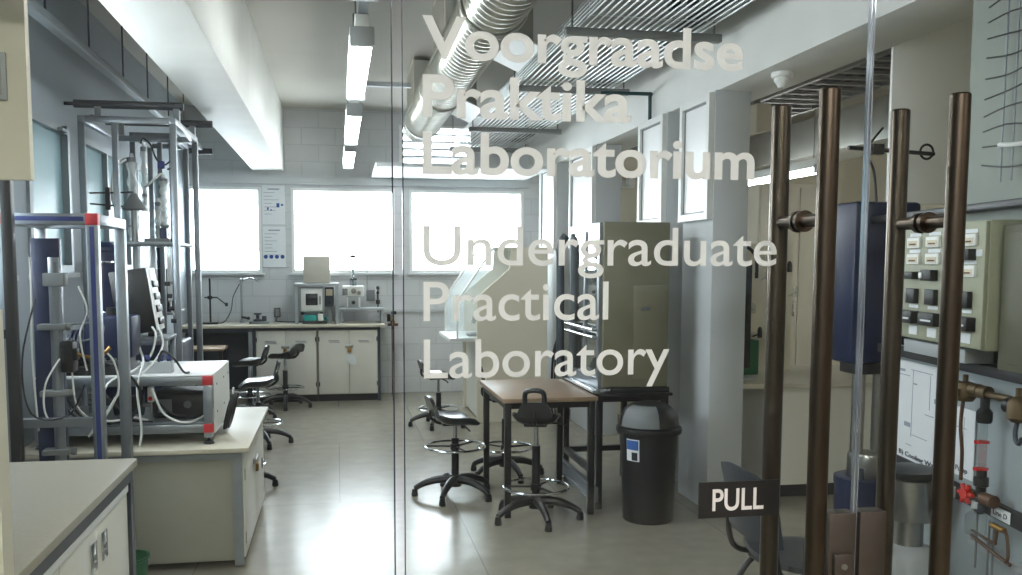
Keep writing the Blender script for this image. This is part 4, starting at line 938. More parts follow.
build(MB().cyl((.485, 11.02, 1.0), (.485, 11.02, 1.32), .008).sphere((.485, 11.02, 1.30), .022).sphere((.485, 11.02, 1.24), .018).lathe([(0, 1.10), (.025, 1.10), (.025, 1.15), (0, 1.16)], (.485, 11.02, 0), 14), 'valve_stack', 'black', t)
build(MB().box(.35, .45, BY-.03, BY, 1.14, 1.27, .004), 'socket_plate', 'midgrey', t); build(MB().cyl((.36, BY-.012, 1.27), (.36, BY-.012, 1.9), .006), 'conduit', 'grey', t)
t = thing('gas_tap', 'brass gas tap cluster at the right end of the back bench', 'gas tap', (.62, 10.9, .85))
build(MB().cyl((.66, 10.95, 0), (.66, 10.95, .86), .018).box(.60, .72, 10.9, 11.0, .84, .87, .003), 'stand_pipe', 'rust', t); build(MB().lathe([(0, .87), (.03, .87), (.03, .90), (.018, .91), (.018, .97), (0, .98)], (.66, 10.95, 0), 16).cyl((.66, 10.95, .94), (.60, 10.86, .93), .014), 'tap_body', 'brass', t); build(MB().box(.585, .625, 10.82, 10.87, .90, .99, .005).box(.64, .70, 10.90, 10.93, .98, 1.02, .005), 'tap_lever', 'black', t)
# posters between the windows
for z0, z1, dots, lab in ((2.055, 2.515, False, 'upper white notice sheet between the back windows'), (1.545, 2.03, True, 'lower white notice sheet with four blue round symbols, between the back windows')):
    t = thing('notice_sheet', lab, 'notice', (-.735, BY, z0), group='notice sheets on the back wall')
    build(MB().box(-.865, -.60, BY-.006, BY-.001, z0, z1), 'sheet', 'paper', t)
    mb = MB(); zz = z1-.045; mb.box(-.80, -.665, BY-.0075, BY-.0062, zz-.008, zz+.008)
    for k in range(7):
        zz -= .042; mb.box(-.845, -.845+random.uniform(.08, .22), BY-.0075, BY-.0062, zz-.003, zz+.003)
    build(mb, 'printed_lines', 'ink', t)
    if dots:
        for k in range(4): build(MB().lathe([(.012, 0), (.024, 0), (.024, .0015), (.012, .0015), (.012, 0)], (-.835+.065*k, BY-.0078, z0+.125), 20, axis='y').box(-.843+.065*k, -.827+.065*k, BY-.0078, BY-.0064, z0+.119, z0+.131), 'symbol', 'blueink', t)
    else:
        build(MB().box(-.70, -.665, BY-.0078, BY-.0063, z0+.20, z0+.25).box(-.65, -.62, BY-.0078, BY-.0063, z0+.22, z0+.24).box(-.81, -.79, BY-.0078, BY-.0063, z0+.17, z0+.20).box(-.77, -.755, BY-.0078, BY-.0063, z0+.16, z0+.18), 'symbol', 'blueink', t)
build(MB().box(-.90, -.565, BY-.012, BY, 1.535, 1.548), 'notice_rail', 'grey', t)
# trunking line on the back wall
struct(MB().box(.56, 2.3, BY-.03, BY, 1.0, 1.04), 'trim_4', 'wall')

# ------------------------------------------------------------------ table, oven, bin, hood
def frame_legs(t, x0, x1, y0, y1, zt, w, m, zlow=None, front_low=True):
    for x in (x0+w/2, x1-w/2):
        for y in (y0+w/2, y1-w/2): build(MB().box(x-w/2, x+w/2, y-w/2, y+w/2, 0, zt, .002), 'leg', m, t)
    r = MB().box(x0+w, x1-w, y0, y0+w, zt-w, zt).box(x0+w, x1-w, y1-w, y1, zt-w, zt).box(x0, x0+w, y0+w, y1-w, zt-w, zt).box(x1-w, x1, y0+w, y1-w, zt-w, zt)
    build(r, 'top_rails', m, t)
    if zlow: build(MB().box(x0, x0+w, y0+w, y1-w, zlow, zlow+w).box(x1-w, x1, y0+w, y1-w, zlow, zlow+w).box(x0+w, x1-w, y1-w, y1, zlow, zlow+w), 'low_rails', m, t)
t = thing('work_table', 'small black framed table with a brown wood top behind the looped stool', 'table', (1.31, 5.88, 0))
build(MB().box(1.0, 1.61, 5.42, 6.34, .735, .763, .003), 'tabletop', 'wood', t)
frame_legs(t, 1.02, 1.60, 5.45, 6.31, .734, .04, 'blacksteel')
t = thing('equipment_stand', 'black steel stand under the olive equipment cabinet', 'stand', (1.9, 5.95, 0))
frame_legs(t, 1.645, 2.13, 5.56, 6.45, .745, .04, 'blacksteel', .20)
build(MB().box(1.64, 2.135, 5.50, 6.46, .746, .765, .002), 'top_plate', 'blacksteel', t)
build(MB().box(1.612, 1.644, 5.50, 6.45, .06, .16, .003).box(1.604, 1.613, 5.50, 6.45, .06, .075).box(1.604, 1.613, 5.50, 6.45, .145, .16), 'side_channel', 'alu', t)
t = thing('glove_cabinet', 'olive grey equipment cabinet with a metal framed glass side, on the black stand', 'cabinet', (1.9, 5.95, .766))
build(MB().box(1.68, 2.12, 5.56, 5.60, .80, 1.865, .004), 'side_panel', 'olive', t)
build(MB().box(1.88, 2.10, 5.553, 5.561, .85, 1.46, .003), 'access_panel', 'olive', t); build(MB().box(1.93, 1.99, 5.545, 5.555, 1.30, 1.318, .002), 'handle', 'alu', t)
build(MB().box(1.70, 2.12, 6.36, 6.40, .80, 1.865, .004).box(2.08, 2.12, 5.60, 6.36, .80, 1.865).box(1.70, 2.08, 5.60, 6.36, 1.825, 1.865).box(1.70, 2.08, 5.60, 6.36, .766, .80), 'shell', 'olive', t)
build(frame_yz(MB(), 5.60, 6.36, .80, 1.86, 1.66, 1.70, .05).box(1.665, 1.695, 5.95, 5.99, .85, 1.81), 'window_frame', 'alu', t)
build(MB().box(1.675, 1.681, 5.65, 6.31, .85, 1.81), 'glass_side', 'labglass', t)
for z in (1.12, 1.17): build(MB().cyl((1.63, 5.62, z), (1.63, 6.34, z), .012).cyl((1.63, 5.64, z), (1.67, 5.64, z), .008).cyl((1.63, 6.32, z), (1.67, 6.32, z), .008), 'rail', 'chrome', t)
build(MB().tube([(1.625, 6.44, .80), (1.62, 6.45, 1.0), (1.62, 6.46, 1.4), (1.62, 6.46, 1.72), (1.66, 6.46, 1.80)], .03, 14), 'exhaust_hose', 'dark', t)
build(MB().box(1.62, 1.72, 5.52, 6.40, .7655, .80, .003).box(1.60, 1.63, 5.50, 6.40, .775, .79), 'base_rail', 'chrome', t)
build(MB().box(1.72, 2.12, 5.52, 5.60, .7655, .80, .003), 'base_trim', 'black', t)
# bin
t = thing('swing_bin', 'black dome topped swing bin with a small label, left of the near column', 'bin', (1.90, 5.32, 0))
cx, cy = 1.905, 5.30
build(MB().lathe([(0, .0), (.148, .0), (.155, .008), (.178, .545), (.178, .57), (.165, .57), (.14, .03), (0, .03)], (cx, cy, 0), 40), 'body', 'binblack', t)
build(MB().lathe([(.170, .555), (.200, .555), (.204, .572), (.200, .59), (.184, .598), (.177, .65), (.155, .70), (.11, .732), (.05, .746), (0, .748)], (cx, cy, 0), 40), 'dome_lid', 'binblack', t)
DP = [(.598, .184), (.65, .177), (.70, .155), (.732, .11), (.746, .05)]
def dome_r(z):
    for (a, ra), (b, rb) in zip(DP, DP[1:]):
        if z <= b: return ra+(rb-ra)*(z-a)/(b-a)
    return .05
fl = MB(); NU, NV = 10, 10
V = [[[fl.bm.verts.new((cx+(dome_r(z)+d)*math.cos(a), cy+(dome_r(z)+d)*math.sin(a), z)) for a in [math.radians(-172+82*i/NU) for i in range(NU+1)]] for z in [.602+.128*j/NV for j in range(NV+1)]] for d in (-.004, .005)]
for d in (0, 1):
    for j in range(NV):
        for i in range(NU): fl.bm.faces.new((V[d][j][i], V[d][j][i+1], V[d][j+1][i+1], V[d][j+1][i]))
per = [(0, k) for k in range(NU)]+[(k, NU) for k in range(NV)]+[(NV, k) for k in range(NU, 0, -1)]+[(k, 0) for k in range(NV, 0, -1)]
for k in range(len(per)):
    a, b = per[k], per[(k+1) % len(per)]; fl.bm.faces.new((V[0][a[0]][a[1]], V[0][b[0]][b[1]], V[1][b[0]][b[1]], V[1][a[0]][a[1]]))
build(fl, 'swing_flap', 'midgrey', t, 'swing flap, greyed for the light it reflects')  # reflected light on the black lid put into the flap's grey
lb = MB(); 
def lab(a0, a1, z0, z1, r0):
    n = 6; A = []
    for rr in (r0, r0+.0012):
        A.append([[lb.bm.verts.new((cx+(rr+.0435*(z-.43))*math.cos(a), cy+(rr+.0435*(z-.43))*math.sin(a), z)) for z in (z0, z1)] for a in [a0+(a1-a0)*k/n for k in range(n+1)]])
    for k in range(n):
        for s in (0, 1): lb.bm.faces.new((A[s][k][0], A[s][k+1][0], A[s][k+1][1], A[s][k][1]))
        lb.bm.faces.new((A[0][k][0], A[0][k+1][0], A[1][k+1][0], A[1][k][0])); lb.bm.faces.new((A[0][k][1], A[0][k+1][1], A[1][k+1][1], A[1][k][1]))
lab(math.radians(-158), math.radians(-128), .395, .53, .1742); L_ = build(lb, 'label', 'paper', t, 'white and blue label')
lb = MB(); lab(math.radians(-157), math.radians(-130), .465, .523, .1756); build(lb, 'label_print', 'blueink', L_)
lb = MB(); lab(math.radians(-145), math.radians(-132), .40, .45, .1756); build(lb, 'label_picture', 'inkblack', L_)
# fume cupboard
t = thing('fume_cupboard', 'cream sloping fronted fume cupboard by the back windows', 'fume cupboard', (1.75, 9.3, 0))
for y0 in (8.86, 9.86): build(MB().prism([(1.37, 0), (2.09, 0), (2.09, 1.76), (1.72, 1.76), (1.70, 1.54), (1.37, 1.26)], y0, y0+.03), 'side_panel', 'cream', t)
for y0 in (8.865, 9.87): build(MB().prism([(1.18, .852), (1.365, .852), (1.365, 1.262), (1.695, 1.545), (1.715, 1.76), (1.55, 1.76), (1.18, 1.22)], y0, y0+.006), 'glass_cheek', 'hazy', t)
build(MB().box(1.10, 2.06, 8.90, 9.85, .815, .85, .003), 'work_surface', 'white', t)
build(MB().box(2.06, 2.09, 8.89, 9.86, 0, 1.76).box(1.55, 2.06, 8.89, 9.86, 1.735, 1.76), 'shell', 'cream', t)
mb = MB()
for y0 in (8.85, 9.85): mb.prism([(1.165, .852), (1.18, .852), (1.18, 1.22), (1.55, 1.76), (1.53, 1.76), (1.165, 1.225)], y0, y0+.03)
build(mb, 'sash_frame', 'white', t)
build(MB().box(1.40, 1.52, 8.90, 9.86, .02, .80, .003), 'front_panel', 'door', t)
t = thing('microscope', 'dark instrument standing in the opening of the fume cupboard', 'instrument', (1.4, 9.2, .85))
build(MB().box(1.32, 1.48, 9.1, 9.3, .8505, .88, .004), 'base', 'black', t); build(MB().tube([(1.46, 9.2, .88), (1.47, 9.2, 1.0), (1.43, 9.2, 1.1)], .02, 10), 'arm', 'dark', t); build(MB().cyl((1.38, 9.2, .98), (1.42, 9.2, 1.12), .022), 'barrel', 'midgrey', t); build(MB().cyl((1.46, 9.17, .93), (1.46, 9.15, .93), .018), 'focus_knob', 'black', t)
single(MB().tube([(2.2, 8.95, 1.75), (2.22, 8.9, 1.4), (2.19, 8.88, 1.1), (2.22, 8.88, .9), (2.16, 8.86, .72), (2.15, 8.9, .4), (2.16, 8.9, .013)], .012, 8).tube([(2.24, 8.95, 1.7), (2.26, 8.9, 1.2), (2.2, 8.88, .9), (2.18, 8.9, .5), (2.19, 8.9, .008)], .008, 8), 'hose', 'cableb', 'dark hoses hanging between fume cupboard and the olive cabinet', 'hose')
t = thing('wall_bracket', 'white emergency fitting on the cream wall above the olive cabinet', 'fitting', (2.9, 9.08, 2.42))
build(MB().box(2.80, 3.05, 9.03, 9.099, 2.38, 2.46, .006), 'body', 'white', t); build(MB().lathe([(0, 0), (.05, 0), (.04, -.05), (0, -.06)], (2.86, 9.03, 2.44), 16, axis='y').lathe([(0, 0), (.05, 0), (.04, -.05), (0, -.06)], (3.0, 9.03, 2.44), 16, axis='y'), 'lamp_head', 'white', t)
# ------------------------------------------------------------------ chair behind the pull sign
t = thing('visitor_chair', 'grey plastic chair with black tube frame behind the pull sign', 'chair', (1.80, 3.2, 0), 0.0)
L = dict(local=True)
# faces local +X, back on -X
for s in (-1, 1):
    build(MB().tube([(-.228, s*.185, .76), (-.228, s*.20, .60), (-.222, s*.205, .50), (-.19, s*.205, .435), (-.10, s*.205, .415), (.10, s*.205, .415), (.19, s*.205, .405), (.215, s*.21, .36), (.23, s*.22, .02)], .0125, 10), 'side_tube', 'blacksteel', t, **L)
    build(MB().tube([(-.05, s*.205, .41), (-.13, s*.21, .37), (-.19, s*.215, .25), (-.24, s*.22, .02)], .0125, 10), 'rear_leg', 'blacksteel', t, **L)
    for x in (.23, -.24): build(MB().cyl((x, s*.22, 0), (x, s*.22, .025), .016), 'foot_cap', 'black', t, **L)
build(MB().cyl((.13, -.20, .405), (.13, .20, .405), .011).cyl((-.13, -.20, .405), (-.13, .20, .405), .011), 'cross_bar', 'blacksteel', t, **L)
def pad(fn, nu, nv, th):
    m = MB(); V = [[[m.bm.verts.new(fn(-1+2*i/nu, -1+2*j/nv, d)) for j in range(nv+1)] for i in range(nu+1)] for d in (0, th)]
    for d in (0, 1):
        for i in range(nu):
            for j in range(nv): m.bm.faces.new((V[d][i][j], V[d][i+1][j], V[d][i+1][j+1], V[d][i][j+1]))
    per = [(i, 0) for i in range(nu)]+[(nu, j) for j in range(nv)]+[(i, nv) for i in range(nu, 0, -1)]+[(0, j) for j in range(nv, 0, -1)]
    for k in range(len(per)):
        a, b = per[k], per[(k+1) % len(per)]; m.bm.faces.new((V[0][a[0]][a[1]], V[0][b[0]][b[1]], V[1][b[0]][b[1]], V[1][a[0]][a[1]]))
    return m
M['chairseat'] = mat('dark_grey_upholstery', (44, 49, 56), .5, var=.08)
def seat_fn(u, v, d): return Vector((.02+.215*u*math.sqrt(1-.25*v*v), .215*v*math.sqrt(1-.25*u*u), .43+d*(1-.5*max(abs(u), abs(v))**4)+.012*v*v-.03*max(0, u)**3+.02*max(0, -u)**2))
def back_fn(u, v, d): return Vector((-.232-.02*u-.045*(1-v*v)+d-.01, .215*v, .69+.135*u-.035*max(0, u)*v*v))
build(pad(seat_fn, 10, 10, .045), 'seat', 'chairseat', t, **L)
build(pad(back_fn, 8, 12, .02), 'backrest', 'chairseat', t, **L)

# ------------------------------------------------------------------ bay: counter and its things
t = thing('bay_bench', 'cream bench with black kickboard in the bay behind the door handles', 'bench', (3.8, 6.2, 0))
build(MB().box(2.87, 6.9, 5.63, 6.5, .09, .765), 'body', 'door', t)
build(MB().box(2.64, 6.95, 5.58, 6.55, .766, .80, .004), 'bench_top', 'top', t)
build(MB().box(2.89, 6.9, 5.66, 6.45, 0, .09), 'kickboard', 'kick', t)
mb = MB()
for x in (3.5, 4.1, 4.7, 5.3): mb.box(x-.003, x+.003, 5.6275, 5.632, .10, .76)
build(mb, 'door_gaps', 'midgrey', t)
for x in (3.8, 4.4, 5.0): build(MB().box(x-.06, x+.06, 5.612, 5.63, .66, .675, .002), 'handle', 'chrome', t)
t = thing('monitor', 'black flat monitor turned edge on, on the bay bench beside the near column', 'monitor', (2.70, 5.72, .80))
build(MB().box(2.675, 2.725, 5.62, 6.1, .90, 1.60, .008), 'screen_case', 'black', t); build(MB().box(2.7255, 2.729, 5.65, 6.07, .95, 1.57), 'screen', 'screen', t)
build(MB().box(2.69, 2.71, 5.83, 5.89, .81, .92), 'stem', 'midgrey', t); build(MB().box(2.66, 2.84, 5.75, 5.97, .8005, .815, .004), 'foot', 'grey', t)
t = thing('glassware_rack', 'white rack of glassware and fittings on the bay bench behind the monitor', 'rack', (3.1, 6.2, .8))
build(MB().box(2.85, 3.35, 6.25, 6.28, .80, 1.75, .003), 'peg_board', 'cream', t)
for k in range(9):
    x = 2.88+.055*k; z = 1.0+.6*((k*37) % 10)/10
    build(MB().cyl((x, 6.25, z), (x, 6.14, z+.03), .006).lathe([(0, 0), (.018, 0), (.018, .06), (.008, .08), (0, .08)], (x, 6.14, z), 12), 'peg', 'black' if k % 2 else 'labglass', t)
build(MB().box(2.86, 3.0, 6.05, 6.2, .8005, 1.05, .008), 'green_box', 'green', t)
single(MB().tube([(2.70, 5.95, 1.60), (2.72, 5.93, 1.70), (2.80, 5.9, 1.72), (2.88, 5.9, 1.65), (2.90, 5.92, 1.5)], .012, 8), 'cable', 'cableb', 'black cable arching over the edge on monitor', 'cable')
t = thing('tall_cupboard', 'tall cream cupboard in the bay between the two left door handles', 'cupboard', (4.1, 8.2, 0))
build(MB().box(3.92, 4.75, 8.0, 8.6, .0, 2.35, .004), 'body', 'cream', t); build(MB().box(3.94, 4.33, 7.985, 8.0, .1, 2.32, .003), 'cupboard_door', 'cream', t); build(MB().box(4.34, 4.73, 7.985, 8.0, .1, 2.32, .003), 'cupboard_door', 'cream', t); build(MB().box(4.28, 4.30, 7.965, 7.985, 1.1, 1.25, .003), 'handle', 'chrome', t)
build(MB().box(4.08, 4.14, 7.98, 7.985, 1.35, 1.39).box(4.08, 4.12, 7.98, 7.985, 1.28, 1.30), 'door_sticker', 'paper', t)
t = thing('folding_arm', 'grey angled steel bracket on the bay bench', 'bracket', (3.65, 5.9, .8))
build(MB().tube([(3.45, 5.95, 1.09), (3.62, 5.95, 1.28), (3.66, 5.95, 1.30)], .015, 8, smooth=False), 'arm', 'alud', t); build(MB().box(3.42, 3.66, 5.92, 5.98, 1.06, 1.085, .003).box(3.44, 3.47, 5.93, 5.97, .80, 1.06), 'post', 'alud', t)
# blue tank rig
t = thing('blue_tank', 'tall dark blue tank seen between the door leaves, on a steel post', 'tank', (2.62, 4.1, 0))
build(MB().box(2.45, 2.80, 3.98, 4.18, 1.115, 1.90, .02), 'tank_body', 'blue', t)
build(MB().box(2.50, 2.78, 4.0, 4.16, 1.06, 1.114, .004), 'base_plate', 'blacksteel', t)
build(MB().cyl((2.56, 4.08, .66), (2.56, 4.08, 1.06), .032, seg=18).cyl((2.66, 4.08, .66), (2.66, 4.08, 1.06), .022, seg=18), 'post', 'steel', t)
build(MB().tube([(2.68, 4.04, 1.03), (2.74, 3.99, .98), (2.75, 3.98, .86), (2.70, 4.0, .82)], .02, 12), 'elbow_hose', 'midgrey', t)
build(MB().tube([(2.60, 4.05, 1.90), (2.58, 4.05, 2.05), (2.54, 4.05, 2.15), (2.62, 4.05, 2.26)], .006, 8).cyl((2.44, 4.05, 2.16), (2.90, 4.05, 2.14), .010).box(2.56, 2.62, 4.03, 4.07, 2.13, 2.18, .004).ring((2.86, 4.05, 2.15), .035, .006, 'y', 20, 6), 'top_clamp', 'black', t)
t = thing('steel_vessel', 'blue drum with a stainless vessel on top, under the dark blue tank', 'vessel', (2.62, 4.1, 0))
build(MB().lathe([(0, 0), (.145, 0), (.15, .02), (.15, .48), (.155, .50), (.155, .53), (.14, .535), (0, .535)], (2.62, 4.08, 0), 32), 'drum', 'blue', t)
for z in (.16, .34): build(MB().ring((2.62, 4.08, z), .150, .007, 'z', 32, 8), 'drum_rib', 'blue', t)
build(MB().lathe([(0, .536), (.082, .536), (.086, .55), (.086, .64), (.08, .655), (0, .657)], (2.61, 4.08, 0), 28), 'vessel_body', 'steel', t)
build(MB().cyl((2.70, 4.02, .53), (2.70, 4.02, .60), .012).cyl((2.55, 4.01, .53), (2.55, 4.01, .59), .012), 'bung', 'dark', t)

# ------------------------------------------------------------------ process board along the slanted wall
# local frame: u along the wall (away from the viewer), n out of the wall towards the aisle, z up
def W(u, n, z): # u = world y along the wall line
    d = Vector((math.sin(SLA), math.cos(SLA), 0)); nn = Vector((-d.y, d.x, 0))
    p = Vector((slant(u), u, 0)); return Vector((p.x, p.y, z))+nn*n
RW = Matrix.Rotation(-SLA, 3, 'Z')
XF = lambda u: Matrix.Translation(W(u, 0, 0)) @ Matrix.Rotation(-SLA, 4, 'Z')    # local: -x out of the wall, +y along it
def wb(mb, u, n0, n1, a0, a1, z0, z1, bev=0):   # box on the wall: n0..n1 out of the wall, a0..a1 along around u
    t = MB(); t.box(-n1, -n0, a0, a1, z0, z1, bev)
    bmesh.ops.transform(t.bm, matrix=XF(u), verts=t.bm.verts[:])
    me = bpy.data.meshes.new('tmp'); t.bm.to_mesh(me); t.bm.free(); mb.bm.from_mesh(me); bpy.data.meshes.remove(me); return mb
U = 2.85
t = thing('process_board', 'white process board with black ledges behind the right door leaf', 'board', tuple(W(U, 0, 0)))
build(wb(MB(), U, -.03, 0, -1.10, 1.05, .0, 1.225), 'back_board', 'backboard', t)
build(wb(MB(), U, 0, .05, -1.10, 1.05, 1.185, 1.225, .003), 'upper_ledge', 'kick', t)
build(wb(MB(), U, 0, .022, -1.10, 1.05, .662, .722, .003), 'lower_strip', 'kick', t)
build(wb(MB(), U, 0, .03, -1.10, .2, .52, .54), 'thin_ledge', 'grey', t)
# dark beam above the panel
single(wb(MB(), U, .02, .07, -1.1, 1.25, 1.80, 1.828, .004), 'service_pipe', 'black', 'dark horizontal service rail above the control panel', 'rail')
# control panel
t = thing('electrical_cabinet', 'beige electrical control panel with meters and breakers', 'control panel', tuple(W(U, .1, 1.29)))
build(wb(MB(), U, .002, .15, -.075, .64, 1.295, 1.755, .004), 'cabinet_box', 'cpanel', t)
pd = build(wb(MB(), U, .15, .165, -.07, .635, 1.30, 1.75, .003), 'panel_door', 'cpanel', t)
def on_panel(name, m, a, z, w_, h_, d=.012, parent=None, bev=.002): return build(wb(MB(), U, .165, .165+d, a-w_/2, a+w_/2, z-h_/2, z+h_/2, bev), name, m, parent or pd)
for a in (.453, .293, .028):
    for z in ((1.686, 1.62) if a > .2 else (1.687, 1.575)):
        q = on_panel('meter', 'white', a, z, .105, .042); build(wb(MB(), U, .177, .179, a-.04, a+.04, z-.014, z+.008), 'meter_face', 'amber', q); build(wb(MB(), U, .179, .180, a-.03, a+.025, z-.009, z-.003), 'meter_scale', 'rust', q)
        on_panel('name_strip', 'paper', a, z+.032, .095, .014, .002, bev=0)
on_panel('rotary_switch', 'black', .455, 1.555, .085, .03, .03); on_panel('rotary_switch', 'black', .30, 1.557, .085, .042, .03); on_panel('rotary_switch', 'black', .035, 1.635, .10, .04, .03)
for a, z in ((.335, 1.557), (.075, 1.637)): build(wb(MB(), U, .195, .20, a-.014, a+.014, z-.011, z+.011, .004), 'pilot_lamp', 'gloss', pd)
for a in (.445, .285, .035): on_panel('push_button', 'black', a, 1.472, .075, .06, .02); on_panel('name_strip', 'paper', a, 1.43, .08, .013, .002, bev=0)
for a in (.46, .275, .03):
    q = on_panel('breaker', 'black', a, 1.386, .125, .05, .035)
    build(wb(MB(), U, .2, .203, a-.045, a+.035, 1.378, 1.385), 'breaker_marks', 'paper', q)
for a in (.44, .285, .03): on_panel('tag_card', 'paper', a, 1.333, .07, .036, .003, bev=0)
for a, z in ((-.03, 1.64), (.16, 1.69), (.16, 1.62), (.16, 1.55)): on_panel('name_strip', 'paper', a, z, .05, .024, .002, bev=0)
t2 = thing('side_housing', 'olive side housing right of the beige control panel', 'housing', tuple(W(U, .1, 1.23)))
build(wb(MB(), U, .002, .12, -1.05, -.10, 1.235, 1.735, .004), 'body', 'sidehousing', t2); build(wb(MB(), U, .12, .126, -.98, -.13, 1.26, 1.71, .003), 'cover', 'sidehousing', t2)
single(wb(MB(), U, .02, .13, .10, .60, 1.232, 1.285, .003), 'terminal_shelf', 'grey', 'pale shelf strip directly under the beige control panel', 'shelf')
# wall wires above
t = thing('wire_rack', 'wire rack with looped cables on the slanted wall at the upper right', 'rack', tuple(W(2.7, 0, 2.0)))
mb = MB()
for a in (-.7, -.5, -.3, -.12, .03, .10): mb.cyl(W(U+a, .03, 1.90), W(U+a, .03, 2.6), .004, seg=6)
build(mb, 'upright_wires', 'alud', t)
for k in range(10):
    z = 1.93+.066*k; pts = [W(U-1.0+.15*j, .045, z+.012*math.sin(j*1.7+k)+.03*(j/8)) for j in range(9)]
    build(MB().tube(pts, .0032, 6, n=3), 'cable_loop', 'cableb', t)
build(MB().tube([W(U+.08, .05, 2.03), W(U-.1, .06, 2.015), W(U-.3, .05, 2.03)], .008, 8), 'white_bar', 'white', t)
# diagram sheets
def sheet(u0, u1, z0, z1, n, label, diag, cap=None):
    t = thing('diagram_sheet', label, 'diagram', tuple(W(U, n, z0)), group='diagram sheets on the process board')
    build(wb(MB(), U, n, n+.004, u0, u1, z0, z1), 'sheet', 'paper', t)
    mb = MB(); r = random.Random(3)
    for a, z, w_, h_ in diag: wb(mb, U, n+.004, n+.0052, a-w_/2, a+w_/2, z-h_/2, z+h_/2)
    build(mb, 'diagram_lines', 'ink', t)
    if cap:
        m = text_bm(cap[0], cap[1], cap[2], .008, .001)
        # reading direction runs towards the viewer: -y in wall frame
        bmesh.ops.transform(m.bm, matrix=Matrix.Rotation(-PI/2, 4, 'Z'), verts=m.bm.verts[:])
        shift(m, (-(n+.0055), cap[3], cap[4])); bmesh.ops.transform(m.bm, matrix=XF(U), verts=m.bm.verts[:])
        build(m, 'caption', 'inkblack', t)
    return t
sheet(.44, 1.0, .72, 1.165, .004, 'large white cooling line diagram on the process board', [(.76, .98, .004, .30), (.60, 1.05, .004, .15), (.68, 1.13, .2, .003), (.68, .84, .14, .003), (.84, 1.10, .1, .003), (.6, .95, .08, .003), (.8, .88, .06, .02), (.55, 1.02, .02, .02), (.74, 1.07, .04, .006), (.9, 1.12, .12, .012), (.78, .79, .05, .003)], ('Line B) Cooling Water', .50, .021, .975, .735))
sheet(.23, .40, .755, 1.03, .004, 'small white sheet right of the large cooling line diagram', [(.31, .92, .003, .15), (.33, .95, .08, .003)], ('Pump', .09, .02, .36, .775))
def plate(txt, a0, a1, z0, z1, label):
    t = thing('name_plate', label, 'label', tuple(W(U, .02, z0)), group='name plates on the lower strip')
    build(wb(MB(), U, .0225, .026, a0, a1, z0, z1, .001), 'plate', 'paper', t)
    m = text_bm(txt, (a1-a0)*.72, (z1-z0)*.42, .012, .001); bmesh.ops.transform(m.bm, matrix=Matrix.Rotation(-PI/2, 4, 'Z'), verts=m.bm.verts[:])
    shift(m, (-.0265, a1-(a1-a0)*.13, z0+(z1-z0)*.3)); bmesh.ops.transform(m.bm, matrix=XF(U), verts=m.bm.verts[:]); build(m, 'lettering', 'inkblack', t)
plate('Line D', -.065, .06, .668, .712, 'white Line D name plate on the lower black strip')
plate('Line C', .325, .45, .665, .71, 'white Line C name plate beside the red valve, partly behind the door handle')
# steel filter vessels
t = thing('filter_vessel', 'stainless filter vessel with a black lid in front of the process board', 'filter vessel', tuple(W(3.35, .14, 0)))
c = W(3.31, .14, 0)
build(MB().lathe([(0, .545), (.100, .545), (.106, .556), (.106, .715), (.1, .722), (0, .722)], c, 32), 'bowl', 'steel', t)
build(MB().lathe([(0, .722), (.112, .722), (.116, .732), (.112, .752), (.06, .765), (.0, .768)], c, 32), 'lid', 'black', t)
build(MB().lathe([(0, .435), (.06, .435), (.06, .545), (0, .545)], c, 24), 'neck', 'steel', t)
build(MB().lathe([(0, .0), (.115, .0), (.12, .01), (.12, .39), (.10, .42), (.06, .435), (0, .435)], c, 32), 'lower_tank', 'grey', t)
build(MB().tube([c+Vector((-.10, -.02, .43)), c+Vector((-.15, -.03, .45)), c+Vector((-.165, -.03, .40)), c+Vector((-.13, -.02, .34))], .014, 10), 'drain_hose', 'black', t)
build(MB().tube([c+Vector((.05, -.10, .745)), c+Vector((.07, -.15, .70)), c+Vector((.05, -.125, .57))], .012, 8), 'side_hose', 'rust', t)
# pipework on the board
def onw(a, n, z): return W(U, n, z)+Vector((math.sin(SLA), math.cos(SLA), 0))*a
t = thing('pipe_manifold', 'tarnished brass regulator and pipe run under the upper black ledge', 'pipework', tuple(onw(.19, .06, 1.0)))
build(MB().cyl(onw(.30, .07, 1.14), onw(.04, .07, 1.125), .014).cyl(onw(.04, .07, 1.125), onw(-.11, .07, 1.13), .013), 'main_pipe', 'oldbrass', t)
build(MB().lathe([(0, 1.08), (.03, 1.08), (.040, 1.095), (.040, 1.135), (.03, 1.15), (.010, 1.155), (.010, 1.18), (0, 1.182)], onw(.19, .075, 0), 24), 'regulator', 'oldbrass', t)
build(MB().box(-.026, .026, -.026, .026, 1.10, 1.13, .003, about=(0, 0, 0)), 'bonnet', 'oldbrass', t, xf=Matrix.Translation(onw(.19, .11, 0)))
for a in (.12, .06): build(MB().lathe([(0, -.02), (.025, -.02), (.025, .022), (.018, .026), (0, .026)], onw(a, .07, 1.13), 18, axis='y'), 'coupling', 'oldbrass', t)
build(MB().tube([onw(.20, .075, 1.08), onw(.20, .08, .98), onw(.19, .075, .88), onw(.20, .07, .77)], .007, 8), 'down_pipe', 'rust', t)
t = thing('regulator', 'second dark brass regulator at the right edge of the picture', 'regulator', tuple(onw(-.16, .07, 1.05)))
build(MB().lathe([(0, 1.06), (.02, 1.06), (.034, 1.075), (.034, 1.125), (.026, 1.14), (.010, 1.15), (.010, 1.178), (0, 1.18)], onw(-.17, .08, 0), 22), 'body', 'oldbrass', t); build(MB().tube([onw(-.17, .08, 1.06), onw(-.17, .085, 1.03), onw(-.175, .085, 1.0), onw(-.195, .085, .99), onw(-.21, .085, 1.01)], .008, 8), 'hook_pipe', 'dark', t); build(MB().lathe([(0, -.016), (.026, -.016), (.026, .016), (0, .016)], onw(-.125, .08, 1.11), 18, axis='y'), 'knob', 'black', t)
